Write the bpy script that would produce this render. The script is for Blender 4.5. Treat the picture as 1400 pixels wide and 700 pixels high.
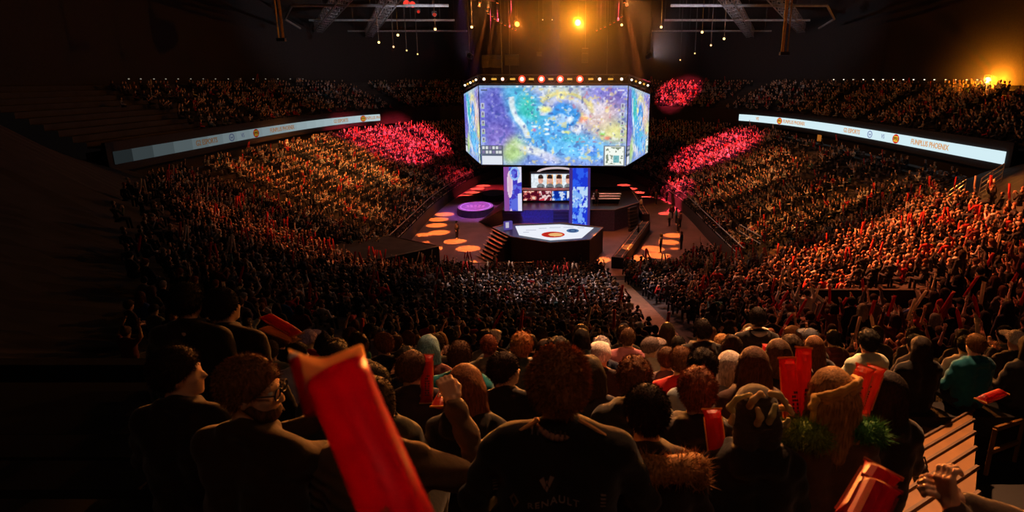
import bpy, bmesh, math, random
import numpy as np
from mathutils import Vector, Matrix
from mathutils.bvhtree import BVHTree

for _o in list(bpy.data.objects):
    bpy.data.objects.remove(_o)
scene = bpy.context.scene
COL = scene.collection
random.seed(7)
RNG = np.random.default_rng(11)

# ------------------------------------------------------------------ camera
FPX, CX, CY, EYE = 850.0, 765.0, 350.0, 15.0
PITCH = math.atan(242.0 / FPX)
CT, ST = math.cos(PITCH), math.sin(PITCH)
cam_data = bpy.data.cameras.new('camera')
cam_data.sensor_width = 36.0
cam_data.lens = FPX / 1400.0 * 36.0
cam_data.shift_x = -(CX - 700.0) / 1400.0
cam_data.clip_start = 0.05
cam_data.clip_end = 400.0
cam_data.dof.use_dof = True
cam_data.dof.focus_distance = 30.0
cam_data.dof.aperture_fstop = 4.0
cam = bpy.data.objects.new('camera', cam_data)
cam.location = (0, 0, EYE)
cam.rotation_euler = (math.pi / 2 - PITCH, 0, 0)
COL.objects.link(cam)
scene.camera = cam

# ------------------------------------------------------------------ world, exposure
world = bpy.data.worlds.new('dark_hall')
world.use_nodes = True
world.node_tree.nodes['Background'].inputs[0].default_value = (0.30, 0.20, 0.17, 1)
world.node_tree.nodes['Background'].inputs[1].default_value = 0.006
scene.world = world
scene.view_settings.view_transform = 'Standard'
scene.view_settings.look = 'None'
scene.view_settings.exposure = 0.0
scene.view_settings.gamma = 1.0
scene.view_settings.use_curve_mapping = False

# added fill: weak unseen area lights under the roof and behind the camera
def area_light(name, loc, target, sx, sy, watts, col):
    d = bpy.data.lights.new(name, 'AREA')
    d.shape = 'RECTANGLE'; d.size = sx; d.size_y = sy
    d.energy = watts; d.color = col
    o = bpy.data.objects.new(name, d)
    o.location = loc
    v = Vector(target) - Vector(loc)
    o.rotation_euler = v.to_track_quat('-Z', 'Y').to_euler()
    COL.objects.link(o)
    return o
area_light('added_roof_fill', (4, 34, 27), (3, 30, 0), 12, 10, 150, (1.0, 0.72, 0.62))
area_light('added_back_fill', (1.5, -1.7, 19.5), (1.5, 4, 12), 3.0, 0.6, 20, (1.0, 0.62, 0.42))
area_light('added_roof_fill', (6, 72, 28.4), (4, 72, 0), 30, 40, 220, (1.0, 0.62, 0.45))

# ------------------------------------------------------------------ helpers
def srgb(r, g, b):
    f = lambda c: (c / 12.92) if c <= 0.04045 else ((c + 0.055) / 1.055) ** 2.4
    return (f(r / 255.0), f(g / 255.0), f(b / 255.0))

def cam_ray(px, py):
    x = (px - CX) / FPX; v = (py - CY) / FPX
    return Vector((x, CT - v * ST, -ST - v * CT))
def at_depth(px, py, z):
    return Vector((0, 0, EYE)) + cam_ray(px, py) * z
def at_height(px, py, h):
    d = cam_ray(px, py)
    return Vector((0, 0, EYE)) + d * ((h - EYE) / d.z)
def project(p):
    x, y, z = p[0], p[1], p[2] - EYE
    dz = y * CT - z * ST
    return x / dz * FPX + CX, -(y * ST + z * CT) / dz * FPX + CY, dz

MATS = {}
def mat(name, col, rough=0.7, var=0.25, scale=6.0, metallic=0.0, emit=0.0, bump=0.0, emit_col=None):
    if name in MATS:
        return MATS[name]
    m = bpy.data.materials.new(name); m.use_nodes = True
    nt = m.node_tree; b = nt.nodes['Principled BSDF']
    b.inputs['Roughness'].default_value = rough
    b.inputs['Metallic'].default_value = metallic
    tc = nt.nodes.new('ShaderNodeTexCoord')
    n = nt.nodes.new('ShaderNodeTexNoise'); n.inputs['Scale'].default_value = scale
    n.inputs['Detail'].default_value = 5.0
    nt.links.new(tc.outputs['Object'], n.inputs['Vector'])
    r = nt.nodes.new('ShaderNodeValToRGB')
    lo = [max(0, c * (1 - var)) for c in col]; hi = [min(1, c * (1 + var)) for c in col]
    r.color_ramp.elements[0].position = 0.3; r.color_ramp.elements[1].position = 0.7
    r.color_ramp.elements[0].color = (*lo, 1); r.color_ramp.elements[1].color = (*hi, 1)
    nt.links.new(n.outputs['Fac'], r.inputs['Fac'])
    nt.links.new(r.outputs['Color'], b.inputs['Base Color'])
    if emit > 0:
        b.inputs['Emission Color'].default_value = (*(emit_col or col), 1)
        b.inputs['Emission Strength'].default_value = emit
    if bump > 0:
        bp = nt.nodes.new('ShaderNodeBump'); bp.inputs['Strength'].default_value = bump
        bp.inputs['Distance'].default_value = 0.01
        nt.links.new(n.outputs['Fac'], bp.inputs['Height'])
        nt.links.new(bp.outputs['Normal'], b.inputs['Normal'])
    MATS[name] = m
    return m

def emis(name, col, strength):
    if name in MATS:
        return MATS[name]
    m = bpy.data.materials.new(name); m.use_nodes = True
    nt = m.node_tree; nt.nodes.clear()
    o = nt.nodes.new('ShaderNodeOutputMaterial'); e = nt.nodes.new('ShaderNodeEmission')
    e.inputs[0].default_value = (*col, 1); e.inputs[1].default_value = strength
    nt.links.new(e.outputs[0], o.inputs[0])
    MATS[name] = m
    return m

def emis_attr(name, strength):
    if name in MATS:
        return MATS[name]
    m = bpy.data.materials.new(name); m.use_nodes = True
    nt = m.node_tree; nt.nodes.clear()
    o = nt.nodes.new('ShaderNodeOutputMaterial'); e = nt.nodes.new('ShaderNodeEmission')
    a = nt.nodes.new('ShaderNodeAttribute'); a.attribute_name = 'col'
    nt.links.new(a.outputs['Color'], e.inputs[0]); e.inputs[1].default_value = strength
    nt.links.new(e.outputs[0], o.inputs[0])
    MATS[name] = m
    return m

def attr_mat(name, rough=0.8):
    m = bpy.data.materials.new(name); m.use_nodes = True
    nt = m.node_tree; b = nt.nodes['Principled BSDF']
    a = nt.nodes.new('ShaderNodeAttribute'); a.attribute_name = 'col'
    nt.links.new(a.outputs['Color'], b.inputs['Base Color'])
    b.inputs['Roughness'].default_value = rough
    b.inputs['Specular IOR Level'].default_value = 0.2
    MATS[name] = m
    return m

def objcol_mat(name, rough, scale, var, spec=0.3, bump=0.3, sheen=0.0):
    """base colour comes from the object's own colour, broken up by noise"""
    m = bpy.data.materials.new(name); m.use_nodes = True
    nt = m.node_tree; b = nt.nodes['Principled BSDF']
    oi = nt.nodes.new('ShaderNodeObjectInfo'); tc = nt.nodes.new('ShaderNodeTexCoord')
    n = nt.nodes.new('ShaderNodeTexNoise'); n.inputs['Scale'].default_value = scale
    n.inputs['Detail'].default_value = 4
    nt.links.new(tc.outputs['Object'], n.inputs['Vector'])
    mr = nt.nodes.new('ShaderNodeMapRange')
    mr.inputs['To Min'].default_value = 1 - var; mr.inputs['To Max'].default_value = 1 + var
    nt.links.new(n.outputs['Fac'], mr.inputs['Value'])
    mx = nt.nodes.new('ShaderNodeVectorMath'); mx.operation = 'SCALE'
    nt.links.new(oi.outputs['Color'], mx.inputs[0]); nt.links.new(mr.outputs['Result'], mx.inputs['Scale'])
    nt.links.new(mx.outputs[0], b.inputs['Base Color'])
    b.inputs['Roughness'].default_value = rough
    b.inputs['Specular IOR Level'].default_value = spec
    if sheen:
        b.inputs['Sheen Weight'].default_value = sheen
    bp = nt.nodes.new('ShaderNodeBump'); bp.inputs['Strength'].default_value = bump
    bp.inputs['Distance'].default_value = 0.01
    nt.links.new(n.outputs['Fac'], bp.inputs['Height']); nt.links.new(bp.outputs['Normal'], b.inputs['Normal'])
    MATS[name] = m
    return m

M_SKIN = objcol_mat('skin', 0.55, 14, 0.10)
M_CLOTH = objcol_mat('cloth', 0.85, 22, 0.22, 0.15, 0.5, 0.15)
M_HAIR = objcol_mat('hair', 0.72, 1.0, 0.55, 0.15, 0.5)
_nt = M_HAIR.node_tree; _mp = _nt.nodes.new('ShaderNodeMapping'); _mp.inputs['Scale'].default_value = (110, 110, 18)
_tx = [n for n in _nt.nodes if n.type == 'TEX_COORD'][0]; _ns = [n for n in _nt.nodes if n.type == 'TEX_NOISE'][0]
_mr = [n for n in _nt.nodes if n.type == 'MAP_RANGE'][0]; _mr.inputs['From Min'].default_value = .3; _mr.inputs['From Max'].default_value = .7
_nt.links.new(_tx.outputs['Object'], _mp.inputs['Vector']); _nt.links.new(_mp.outputs['Vector'], _ns.inputs['Vector'])
M_PLAIN = objcol_mat('coated', 0.45, 8, 0.08, 0.4, 0.05)
M_CROWD = attr_mat('crowd_cloth')
M_BLACK = mat('black_drape', (0.012, 0.011, 0.011), 0.8)
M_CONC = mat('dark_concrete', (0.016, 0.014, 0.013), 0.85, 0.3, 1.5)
M_STEEL = mat('dark_steel', (0.07, 0.07, 0.075), 0.45, 0.2, 4, 0.6)
M_RAIL = mat('rail_metal', (0.35, 0.34, 0.33), 0.4, 0.15, 4, 0.5)
M_TRUSS = mat('truss_aluminium', (0.30, 0.30, 0.31), 0.4, 0.2, 4, 0.2)

class MB:
    """collects verts and faces of ONE mesh object"""
    def __init__(self):
        self.v = []; self.f = []
    def add(self, vs, fs):
        o = len(self.v)
        self.v.extend([tuple(p) for p in vs]); self.f.extend([tuple(i + o for i in f) for f in fs])
    def box(self, c, s, rz=0.0, rx=0.0):
        R = Matrix.Rotation(rz, 3, 'Z') @ Matrix.Rotation(rx, 3, 'X')
        vs = [Vector(c) + R @ Vector((x * s[0] / 2, y * s[1] / 2, z * s[2] / 2))
              for x in (-1, 1) for y in (-1, 1) for z in (-1, 1)]
        self.add(vs, [(0, 1, 3, 2), (4, 6, 7, 5), (0, 4, 5, 1), (2, 3, 7, 6), (0, 2, 6, 4), (1, 5, 7, 3)])
        return self
    def bar(self, a, b, r, n=6, r2=None):
        a = Vector(a); b = Vector(b); d = (b - a)
        if d.length < 1e-6: return self
        q = d.to_track_quat('Z', 'Y')
        r2 = r if r2 is None else r2
        vs = []
        for p, rr in ((a, r), (b, r2)):
            for i in range(n):
                t = 2 * math.pi * i / n
                vs.append(p + q @ Vector((rr * math.cos(t), rr * math.sin(t), 0)))
        fs = [(i, (i + 1) % n, n + (i + 1) % n, n + i) for i in range(n)]
        fs += [tuple(range(n - 1, -1, -1)), tuple(range(n, 2 * n))]
        self.add(vs, fs)
        return self
    def prism(self, poly, z0, z1):
        n = len(poly)
        vs = [(p[0], p[1], z0) for p in poly] + [(p[0], p[1], z1) for p in poly]
        fs = [(i, (i + 1) % n, n + (i + 1) % n, n + i) for i in range(n)]
        fs += [tuple(range(n - 1, -1, -1)), tuple(range(n, 2 * n))]
        self.add(vs, fs)
        return self
    def lathe(self, prof, n=12, c=(0, 0, 0), M=None):
        vs = []
        for r, z in prof:
            for i in range(n):
                t = 2 * math.pi * i / n
                p = Vector((r * math.cos(t), r * math.sin(t), z))
                if M is not None: p = M @ p
                vs.append(p + Vector(c))
        m = len(prof)
        fs = [(k * n + i, k * n + (i + 1) % n, (k + 1) * n + (i + 1) % n, (k + 1) * n + i)
              for k in range(m - 1) for i in range(n)]
        fs += [tuple(range(n - 1, -1, -1)), tuple(range((m - 1) * n, m * n))]
        self.add(vs, fs)
        return self
    def build(self, name, material, parent=None, smooth=False, loc=None):
        me = bpy.data.meshes.new(name)
        me.from_pydata(self.v, [], self.f); me.update()
        return link_mesh(name, me, material, parent, smooth, loc)

def link_mesh(name, me, material=None, parent=None, smooth=False, loc=None):
    if material is not None and len(me.materials) == 0:
        me.materials.append(material)
    if smooth:
        me.shade_smooth()
    o = bpy.data.objects.new(name, me)
    COL.objects.link(o)
    if parent is not None: o.parent = parent
    if loc is not None: o.location = loc
    return o

def tag(o, label=None, cat=None, group=None, kind=None):
    if label: o['label'] = label
    if cat: o['category'] = cat
    if group: o['group'] = group
    if kind: o['kind'] = kind
    return o

def thing(name, label, cat, loc=(0, 0, 0), rz=0.0, group=None):
    o = bpy.data.objects.new(name, None)
    o.empty_display_size = 0.2
    COL.objects.link(o); o.location = loc; o.rotation_euler = (0, 0, rz)
    return tag(o, label, cat, group)

def text_mesh(body, size, depth=0.01, bold=0.0, spacing=1.0):
    cu = bpy.data.curves.new('lettering', 'FONT')
    cu.body = body; cu.size = size; cu.extrude = depth; cu.offset = bold
    cu.align_x = 'CENTER'; cu.align_y = 'CENTER'; cu.space_character = spacing
    cu.resolution_u = 3
    tmp = bpy.data.objects.new('lettering_source', cu)
    COL.objects.link(tmp)
    dg = bpy.context.evaluated_depsgraph_get()
    me = bpy.data.meshes.new_from_object(tmp.evaluated_get(dg))
    bpy.data.objects.remove(tmp); bpy.data.curves.remove(cu)
    me.materials.clear()
    return me

def spot(name, loc, target, watts, col, deg, blend=0.4, radius=0.15, parent=None):
    d = bpy.data.lights.new(name, 'SPOT')
    d.energy = watts; d.color = col; d.spot_size = math.radians(deg); d.spot_blend = blend
    d.shadow_soft_size = radius
    o = bpy.data.objects.new(name, d)
    COL.objects.link(o)
    v = Vector(target) - Vector(loc)
    if parent is not None:
        o.parent = parent
        o.location = Vector(loc) - parent.location
    else:
        o.location = loc
    o.rotation_euler = v.to_track_quat('-Z', 'Y').to_euler()
    return o
# ------------------------------------------------------------------ the bowl
INNER = [(14.5, 47), (14.5, 58), (14.5, 70), (13.6, 82), (12.0, 92), (9.0, 100), (4.5, 104), (0, 105)]
OUTER = [(32.5, 45), (32.5, 56), (32.4, 68), (31.6, 80), (29.8, 89), (26.4, 96.5), (15.5, 109), (0, 114)]
def smooth_path(pts, n):
    """Catmull-Rom resampling of a polyline to n points"""
    P = np.array(pts, float); m = len(P) - 1
    out = []
    for i in range(n):
        t = i / (n - 1) * m; k = min(int(t), m - 1); u = t - k
        p0 = P[max(k - 1, 0)]; p1 = P[k]; p2 = P[k + 1]; p3 = P[min(k + 2, m)]
        out.append(0.5 * ((2 * p1) + (-p0 + p2) * u + (2 * p0 - 5 * p1 + 4 * p2 - p3) * u * u + (-p0 + 3 * p1 - 3 * p2 + p3) * u ** 3))
    return np.array(out)
NT = 57
PI_ = smooth_path(INNER, NT); PO_ = smooth_path(OUTER, NT)
def ring(d, side):
    p = PI_ + (PO_ - PI_) * (d / 18.0)
    return np.stack([p[:, 0] * side, p[:, 1]], 1)
def ring_at(d, t, side):
    """t in 0..1"""
    u = t * (NT - 1); k = min(int(u), NT - 2); w = u - k
    r0 = PI_[k] * (1 - w) + PI_[k + 1] * w; r1 = PO_[k] * (1 - w) + PO_[k + 1] * w
    p = r0 + (r1 - r0) * (d / 18.0)
    return p[0] * side, p[1]
ROWD = 0.85
def h_lower(d): return 1.2 + 0.40 * d
def h_upper(d): return 10.2 + 0.50 * (d - 18.4)

def smoothstep(a, b, x):
    t = np.clip((x - a) / (b - a), 0, 1); return t * t * (3 - 2 * t)
def h_bowl(X, Y):
    """walking height of the end bowl between the near parapet and the arena floor"""
    X = np.abs(np.asarray(X, float)); Y = np.asarray(Y, float)
    he = np.maximum(0, 0.218 * (47 - Y))
    quad = 0.0125 * X ** 2
    side = np.where(X > 14.5, 1.2 + 0.40 * (X - 14.5), 0.0)
    w = smoothstep(26, 45, Y)
    return he + quad * (1 - w) + side * w
def near_floor(D): return 13.3 - 0.368 * D
ROWS = [2.2 + 0.85 * k for k in range(8)]

# arena floor
fl = MB()
poly = [(-16, 44)] + [(-p[0], p[1]) for p in PI_] + [(p[0], p[1]) for p in PI_[::-1]] + [(16, 44)]
fl.add([(p[0], p[1], 0) for p in poly] + [(p[0], p[1], -0.3) for p in poly],
       [tuple(range(len(poly) - 1, -1, -1)), tuple(range(len(poly), 2 * len(poly)))])
M_FLOOR = mat('arena_floor', (0.16, 0.11, 0.10), 0.55, 0.25, 0.6)
tag(fl.build('floor', M_FLOOR), kind='structure')

# lower side stands: stepped terraces, one mesh a side
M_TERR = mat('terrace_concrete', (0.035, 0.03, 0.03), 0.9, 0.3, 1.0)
def terraces(name, side, d0, n, hf):
    mb = MB()
    for k in range(n):
        a = ring(d0 + k * ROWD, side); b = ring(d0 + (k + 1) * ROWD, side)
        z = hf(d0 + k * ROWD); z0 = hf(d0 + (k - 1) * ROWD) if k else z - 1.3
        vs = []
        for i in range(NT):
            vs += [(a[i, 0], a[i, 1], z0), (a[i, 0], a[i, 1], z), (b[i, 0], b[i, 1], z)]
        fs = []
        for i in range(NT - 1):
            q = i * 3
            fs += [(q, q + 3, q + 4, q + 1), (q + 1, q + 4, q + 5, q + 2)]
        if side > 0: fs = [f[::-1] for f in fs]
        mb.add(vs, fs)
    return tag(mb.build(name, M_TERR), kind='structure')
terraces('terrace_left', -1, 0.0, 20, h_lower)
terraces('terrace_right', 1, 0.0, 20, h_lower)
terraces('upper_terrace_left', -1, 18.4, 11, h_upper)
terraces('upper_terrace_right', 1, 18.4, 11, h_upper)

# walls: gallery back wall under the ribbon, fascia, outer wall
def wall_strip(name, side, d, z0, z1, material, thick=0.25):
    mb = MB(); a = ring(d, side); b = ring(d + thick, side)
    vs = []
    for i in range(NT):
        vs += [(a[i, 0], a[i, 1], z0), (a[i, 0], a[i, 1], z1), (b[i, 0], b[i, 1], z1), (b[i, 0], b[i, 1], z0)]
    fs = []
    for i in range(NT - 1):
        q = i * 4
        for j in range(4):
            fs.append((q + j, q + 4 + j, q + 4 + (j + 1) % 4, q + (j + 1) % 4))
    fs += [(0, 1, 2, 3), tuple((NT - 1) * 4 + j for j in (3, 2, 1, 0))]
    mb.add(vs, fs)
    return tag(mb.build(name, material), kind='structure')
M_WALL = mat('hall_wall', (0.022, 0.018, 0.018), 0.9)
for sd, nm in ((-1, 'left'), (1, 'right')):
    wall_strip('wall_gallery_' + nm, sd, 19.2, 7.0, 9.9, M_WALL)
    wall_strip('wall_fascia_' + nm, sd, 18.05, 8.4, 10.6, M_WALL)
    wall_strip('wall_outer_' + nm, sd, 27.75, 13.6, 30.4, M_WALL, 0.5)
    # low front wall of the side stand
    wall_strip('wall_front_' + nm, sd, -0.12, 0.0, 1.25, M_WALL, 0.12)
# roof
mb = MB(); mb.box((0, 70, 31.0), (130, 175, 0.6))
tag(mb.build('ceiling', mat('roof_deck', (0.02, 0.018, 0.018), 0.9)), kind='structure')

# end bowl (our end, below the parapet)
gx = np.linspace(-34, 34, 103); gy = np.linspace(9.0, 47.0, 58)
GX, GY = np.meshgrid(gx, gy)
GZ = h_bowl(GX, GY)
# stepped rows: quantise the rake
GZ = np.floor(GZ / 0.185) * 0.185 * 0.6 + GZ * 0.4
V = np.stack([GX, GY, GZ], -1).reshape(-1, 3)
nx, ny = len(gx), len(gy)
Fq = [(j * nx + i, j * nx + i + 1, (j + 1) * nx + i + 1, (j + 1) * nx + i) for j in range(ny - 1) for i in range(nx - 1)]
mb = MB(); mb.add(V, Fq)
tag(mb.build('terrace_end', M_TERR), kind='structure')

# near tier (where the photographer stands): treads, risers and bench blocks
mb = MB()
for k in range(-4, 8):
    D = 2.2 + 0.85 * k; z = near_floor(D)
    gc = 3.24 + (D - 4.72) * 0.696               # the slanting aisle steps cross here
    xl, xr = (gc - 1.1, gc + 2.3) if 0.2 < D < 6.2 else (15, 15)
    for x0, x1, dz in ((-15, xl, 0), (xl, xr, -.45), (xr, 15, 0)):
        if x1 - x0 < .01: continue
        mb.box(((x0 + x1) / 2, D + 0.175, z - 0.6 + dz), (x1 - x0, 0.85, 1.2))
        if dz == 0: mb.box(((x0 + x1) / 2, D - 0.06, z + 0.21), (x1 - x0, 0.34, 0.42))
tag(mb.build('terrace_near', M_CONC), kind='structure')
mb = MB()
mb.box((0, 8.90, 9.45), (30, 0.16, 2.5)); mb.box((0, 8.90, 10.72), (30, 0.24, 0.06))
tag(mb.build('wall_parapet', M_WALL), kind='structure')
mb = MB(); mb.box((0, -2.2, 17.0), (30, 0.3, 10))
tag(mb.build('wall_back', M_WALL), kind='structure')

# ------------------------------------------------------------------ LED ribbon boards on the fascia
def ribbon(side, label, dim):
    root = thing('ribbon_screen', label, 'led board', (0, 0, 0))
    t0, t1, n = 0.012, 0.70, 22
    a18 = 17.92
    parts = []
    ts = [t0 + (t1 - t0) * i / n for i in range(n + 1)]
    # arc-length positions
    P = [Vector((*ring_at(a18, t, side), 0)) for t in ts]
    zc = 9.45
    for i in range(n):
        p, q = P[i], P[i + 1]
        d = (q - p).normalized(); nrm = Vector((-d.y, d.x, 0)) if side > 0 else Vector((d.y, -d.x, 0))
        p = p + d * 0.01; q = q - d * 0.01
        b = nrm * -0.10
        vs = [p + Vector((0, 0, zc - .46)), q + Vector((0, 0, zc - .46)), q + Vector((0, 0, zc + .46)), p + Vector((0, 0, zc + .46))]
        vs += [v + b for v in vs]
        m = MB(); m.add(vs, [(0, 1, 2, 3), (7, 6, 5, 4), (0, 4, 5, 1), (1, 5, 6, 2), (2, 6, 7, 3), (3, 7, 4, 0)])
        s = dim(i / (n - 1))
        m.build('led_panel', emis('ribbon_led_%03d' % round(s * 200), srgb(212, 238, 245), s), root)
    L = [0]
    for i in range(n): L.append(L[-1] + (P[i + 1] - P[i]).length)
    def place(s):
        s = max(0, min(L[-1] - 1e-3, s))
        k = max(i for i in range(n) if L[i] <= s)
        u = (s - L[k]) / (L[k + 1] - L[k]); d = (P[k + 1] - P[k]).normalized()
        nrm = Vector((-d.y, d.x, 0)) if side > 0 else Vector((d.y, -d.x, 0))
        return P[k] + (P[k + 1] - P[k]) * u + nrm * 0.03, d, nrm
    def wrap(me, s0):
        flip = -1 if side > 0 else 1     # reading direction as seen from inside the hall
        for v in me.vertices:
            c, d, nrm = place(s0 + flip * v.co.x)
            v.co = c + nrm * v.co.z + Vector((0, 0, zc + v.co.y))
        return me
    return root, wrap, L[-1]

def find_s(px, side, total):
    """length along the board where the column px lies"""
    best = None
    n = 400
    acc = 0; last = None
    for i in range(n + 1):
        t = 0.012 + (0.70 - 0.012) * i / n
        x, y = ring_at(17.92, t, side); p = Vector((x, y))
        if last is not None: acc += (p - last).length
        last = p
        u, v, z = project((x, y, 9.45))
        if best is None or abs(u - px) < best[0]: best = (abs(u - px), acc)
    return best[1]

M_ORG = emis('ribbon_lettering_orange', srgb(226, 170, 118), 0.9)
M_BLU = emis('ribbon_lettering_blue', srgb(150, 165, 205), 0.85)
M_RED = emis('ribbon_badge_red', srgb(214, 45, 32), 0.9)
M_YEL = emis('ribbon_badge_yellow', srgb(250, 190, 60), 0.9)
M_INK = mat('ink_black', (0.015, 0.012, 0.01), 0.6)
def ribbon_marks(root, wrap, total, side, cols, dim):
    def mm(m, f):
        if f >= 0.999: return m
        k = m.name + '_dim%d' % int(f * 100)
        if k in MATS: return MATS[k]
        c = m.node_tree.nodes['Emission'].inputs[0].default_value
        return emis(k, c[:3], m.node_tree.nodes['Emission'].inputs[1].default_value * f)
    for kind, px, size, txt in cols:
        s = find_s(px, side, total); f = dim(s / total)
        if kind == 'text':
            me = wrap(text_mesh(txt, size, 0.01, 0.012), s)
            link_mesh('lettering', me, mm(M_ORG, f), root)
        elif kind == 'vs':
            me = wrap(text_mesh(txt, size, 0.01, 0.0), s)
            link_mesh('lettering', me, mm(M_BLU, f), root)
        elif kind == 'ring':
            me = bpy.data.meshes.new('emblem')
            vs, fs = [], []
            for i in range(24):
                t = 2 * math.pi * i / 24
                for r in (0.26, 0.38):
                    vs.append((r * 1.4 * math.cos(t), r * math.sin(t), 0.004))
            fs = [(2 * i, 2 * i + 1, (2 * i + 3) % 48, (2 * i + 2) % 48) for i in range(24)]
            n0 = len(vs)
            vs += [(-.2, -.1, .004), (.2, -.1, .004), (.28, .12, .004), (0, .02, .004), (-.28, .12, .004)]
            fs.append(tuple(range(n0, n0 + 5)))
            me.from_pydata(vs, [], fs)
            link_mesh('emblem', wrap(me, s), mm(M_BLU, f), root)
        elif kind == 'badge':
            me = bpy.data.meshes.new('badge')
            vs = [(0.62 * math.cos(2 * math.pi * i / 24), 0.44 * math.sin(2 * math.pi * i / 24), 0.0) for i in range(24)]
            me.from_pydata(vs, [], [tuple(range(24))])
            b = link_mesh('badge', wrap(me, s), mm(M_RED, f), root)
            me = bpy.data.meshes.new('badge_field')
            me.from_pydata([(-.40, -.27, .012), (.40, -.27, .012), (.40, .27, .012), (-.40, .27, .012)], [], [(0, 1, 2, 3)])
            link_mesh('badge_field', wrap(me, s), mm(M_YEL, f), b)
            me = text_mesh('FPX', 0.44, 0.004, 0.01)
            for v in me.vertices: v.co.z += 0.022
            link_mesh('lettering', wrap(me, s), M_INK, b)
dim_r = lambda u: 1.0
fade_l = lambda u: 0.02 + 0.66 * max(0.0, min(1.0, u))  # fade to dark at one end put into the panel brightness
r_, w_, L_ = ribbon(1, 'curved white LED ribbon board above the stand with the long metal handrails', dim_r)
ribbon_marks(r_, w_, L_, 1, [('badge', 1066, 0, ''), ('text', 1086, 0.62, 'FUNPLUS PHOENIX'), ('text', 1165, 0.66, 'G2 ESPORTS'),
             ('ring', 1190, 0, ''), ('vs', 1207, 0.6, 'VS'), ('badge', 1225, 0, ''), ('text', 1270, 0.66, 'FUNPLUS PHOENIX'),
             ('text', 1036, 0.62, 'VS')], dim_r)
r_, w_, L_ = ribbon(-1, 'curved grey-white LED ribbon board, painted fade at one end, above the amber-lit stand', fade_l)
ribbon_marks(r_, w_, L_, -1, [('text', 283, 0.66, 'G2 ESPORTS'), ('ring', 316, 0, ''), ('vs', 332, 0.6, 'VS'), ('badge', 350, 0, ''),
             ('text', 386, 0.66, 'FUNPLUS PHOENIX'), ('text', 466, 0.62, 'G2 ESPORTS'), ('badge', 496, 0, ''), ('text', 514, 0.6, 'FUNPLUS PHOENIX')], fade_l)

# small glowing sign on the gallery wall under the bright ribbon
def ring_find(px, d, side, z, t0=0.0, t1=.95):
    best = min((abs(project((*ring_at(d, t, side), z))[0] - px), t) for t in np.linspace(t0, t1, 600))
    x, y = ring_at(d, best[1], side); return Vector((x, y, z)), best[1]
p, tt = ring_find(1121, 19.05, 1, 7.9)
t = thing('lit_sign', 'small glowing amber sign box below the white ribbon board', 'sign', p)
m = MB(); m.box((-.05, 0, 0), (.12, 1.0, .9)); m.build('face', emis('sign_amber', srgb(190, 110, 40), 0.7), t)
m = MB(); m.box((.08, 0, 0), (.16, 1.1, 1.0)); m.build('case', M_BLACK, t)
# ------------------------------------------------------------------ hanging video cube
SC_C = Vector((-0.75, 72.0, 0)); SC_PSI = 0.07
def sc_pt(x, y, z):
    c, s = math.cos(SC_PSI), math.sin(SC_PSI)
    return Vector((SC_C.x + x * c + y * s, SC_C.y - x * s + y * c, z))
Z0, Z1 = 5.35, 14.35
HW = 8.4

def vnoise(x, y, seed, oct=4):
    """value noise on arrays"""
    out = np.zeros_like(x); amp = 1; tot = 0
    for o in range(oct):
        r = np.random.default_rng(seed + o * 17).random((64, 64))
        xi = np.floor(x).astype(int); yi = np.floor(y).astype(int)
        u = x - xi; v = y - yi; u = u * u * (3 - 2 * u); v = v * v * (3 - 2 * v)
        g = lambda i, j: r[i % 64, j % 64]
        out += amp * ((g(xi, yi) * (1 - u) + g(xi + 1, yi) * u) * (1 - v) + (g(xi, yi + 1) * (1 - u) + g(xi + 1, yi + 1) * u) * v)
        tot += amp; amp *= 0.55; x = x * 2.03; y = y * 2.03
    return out / tot

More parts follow.
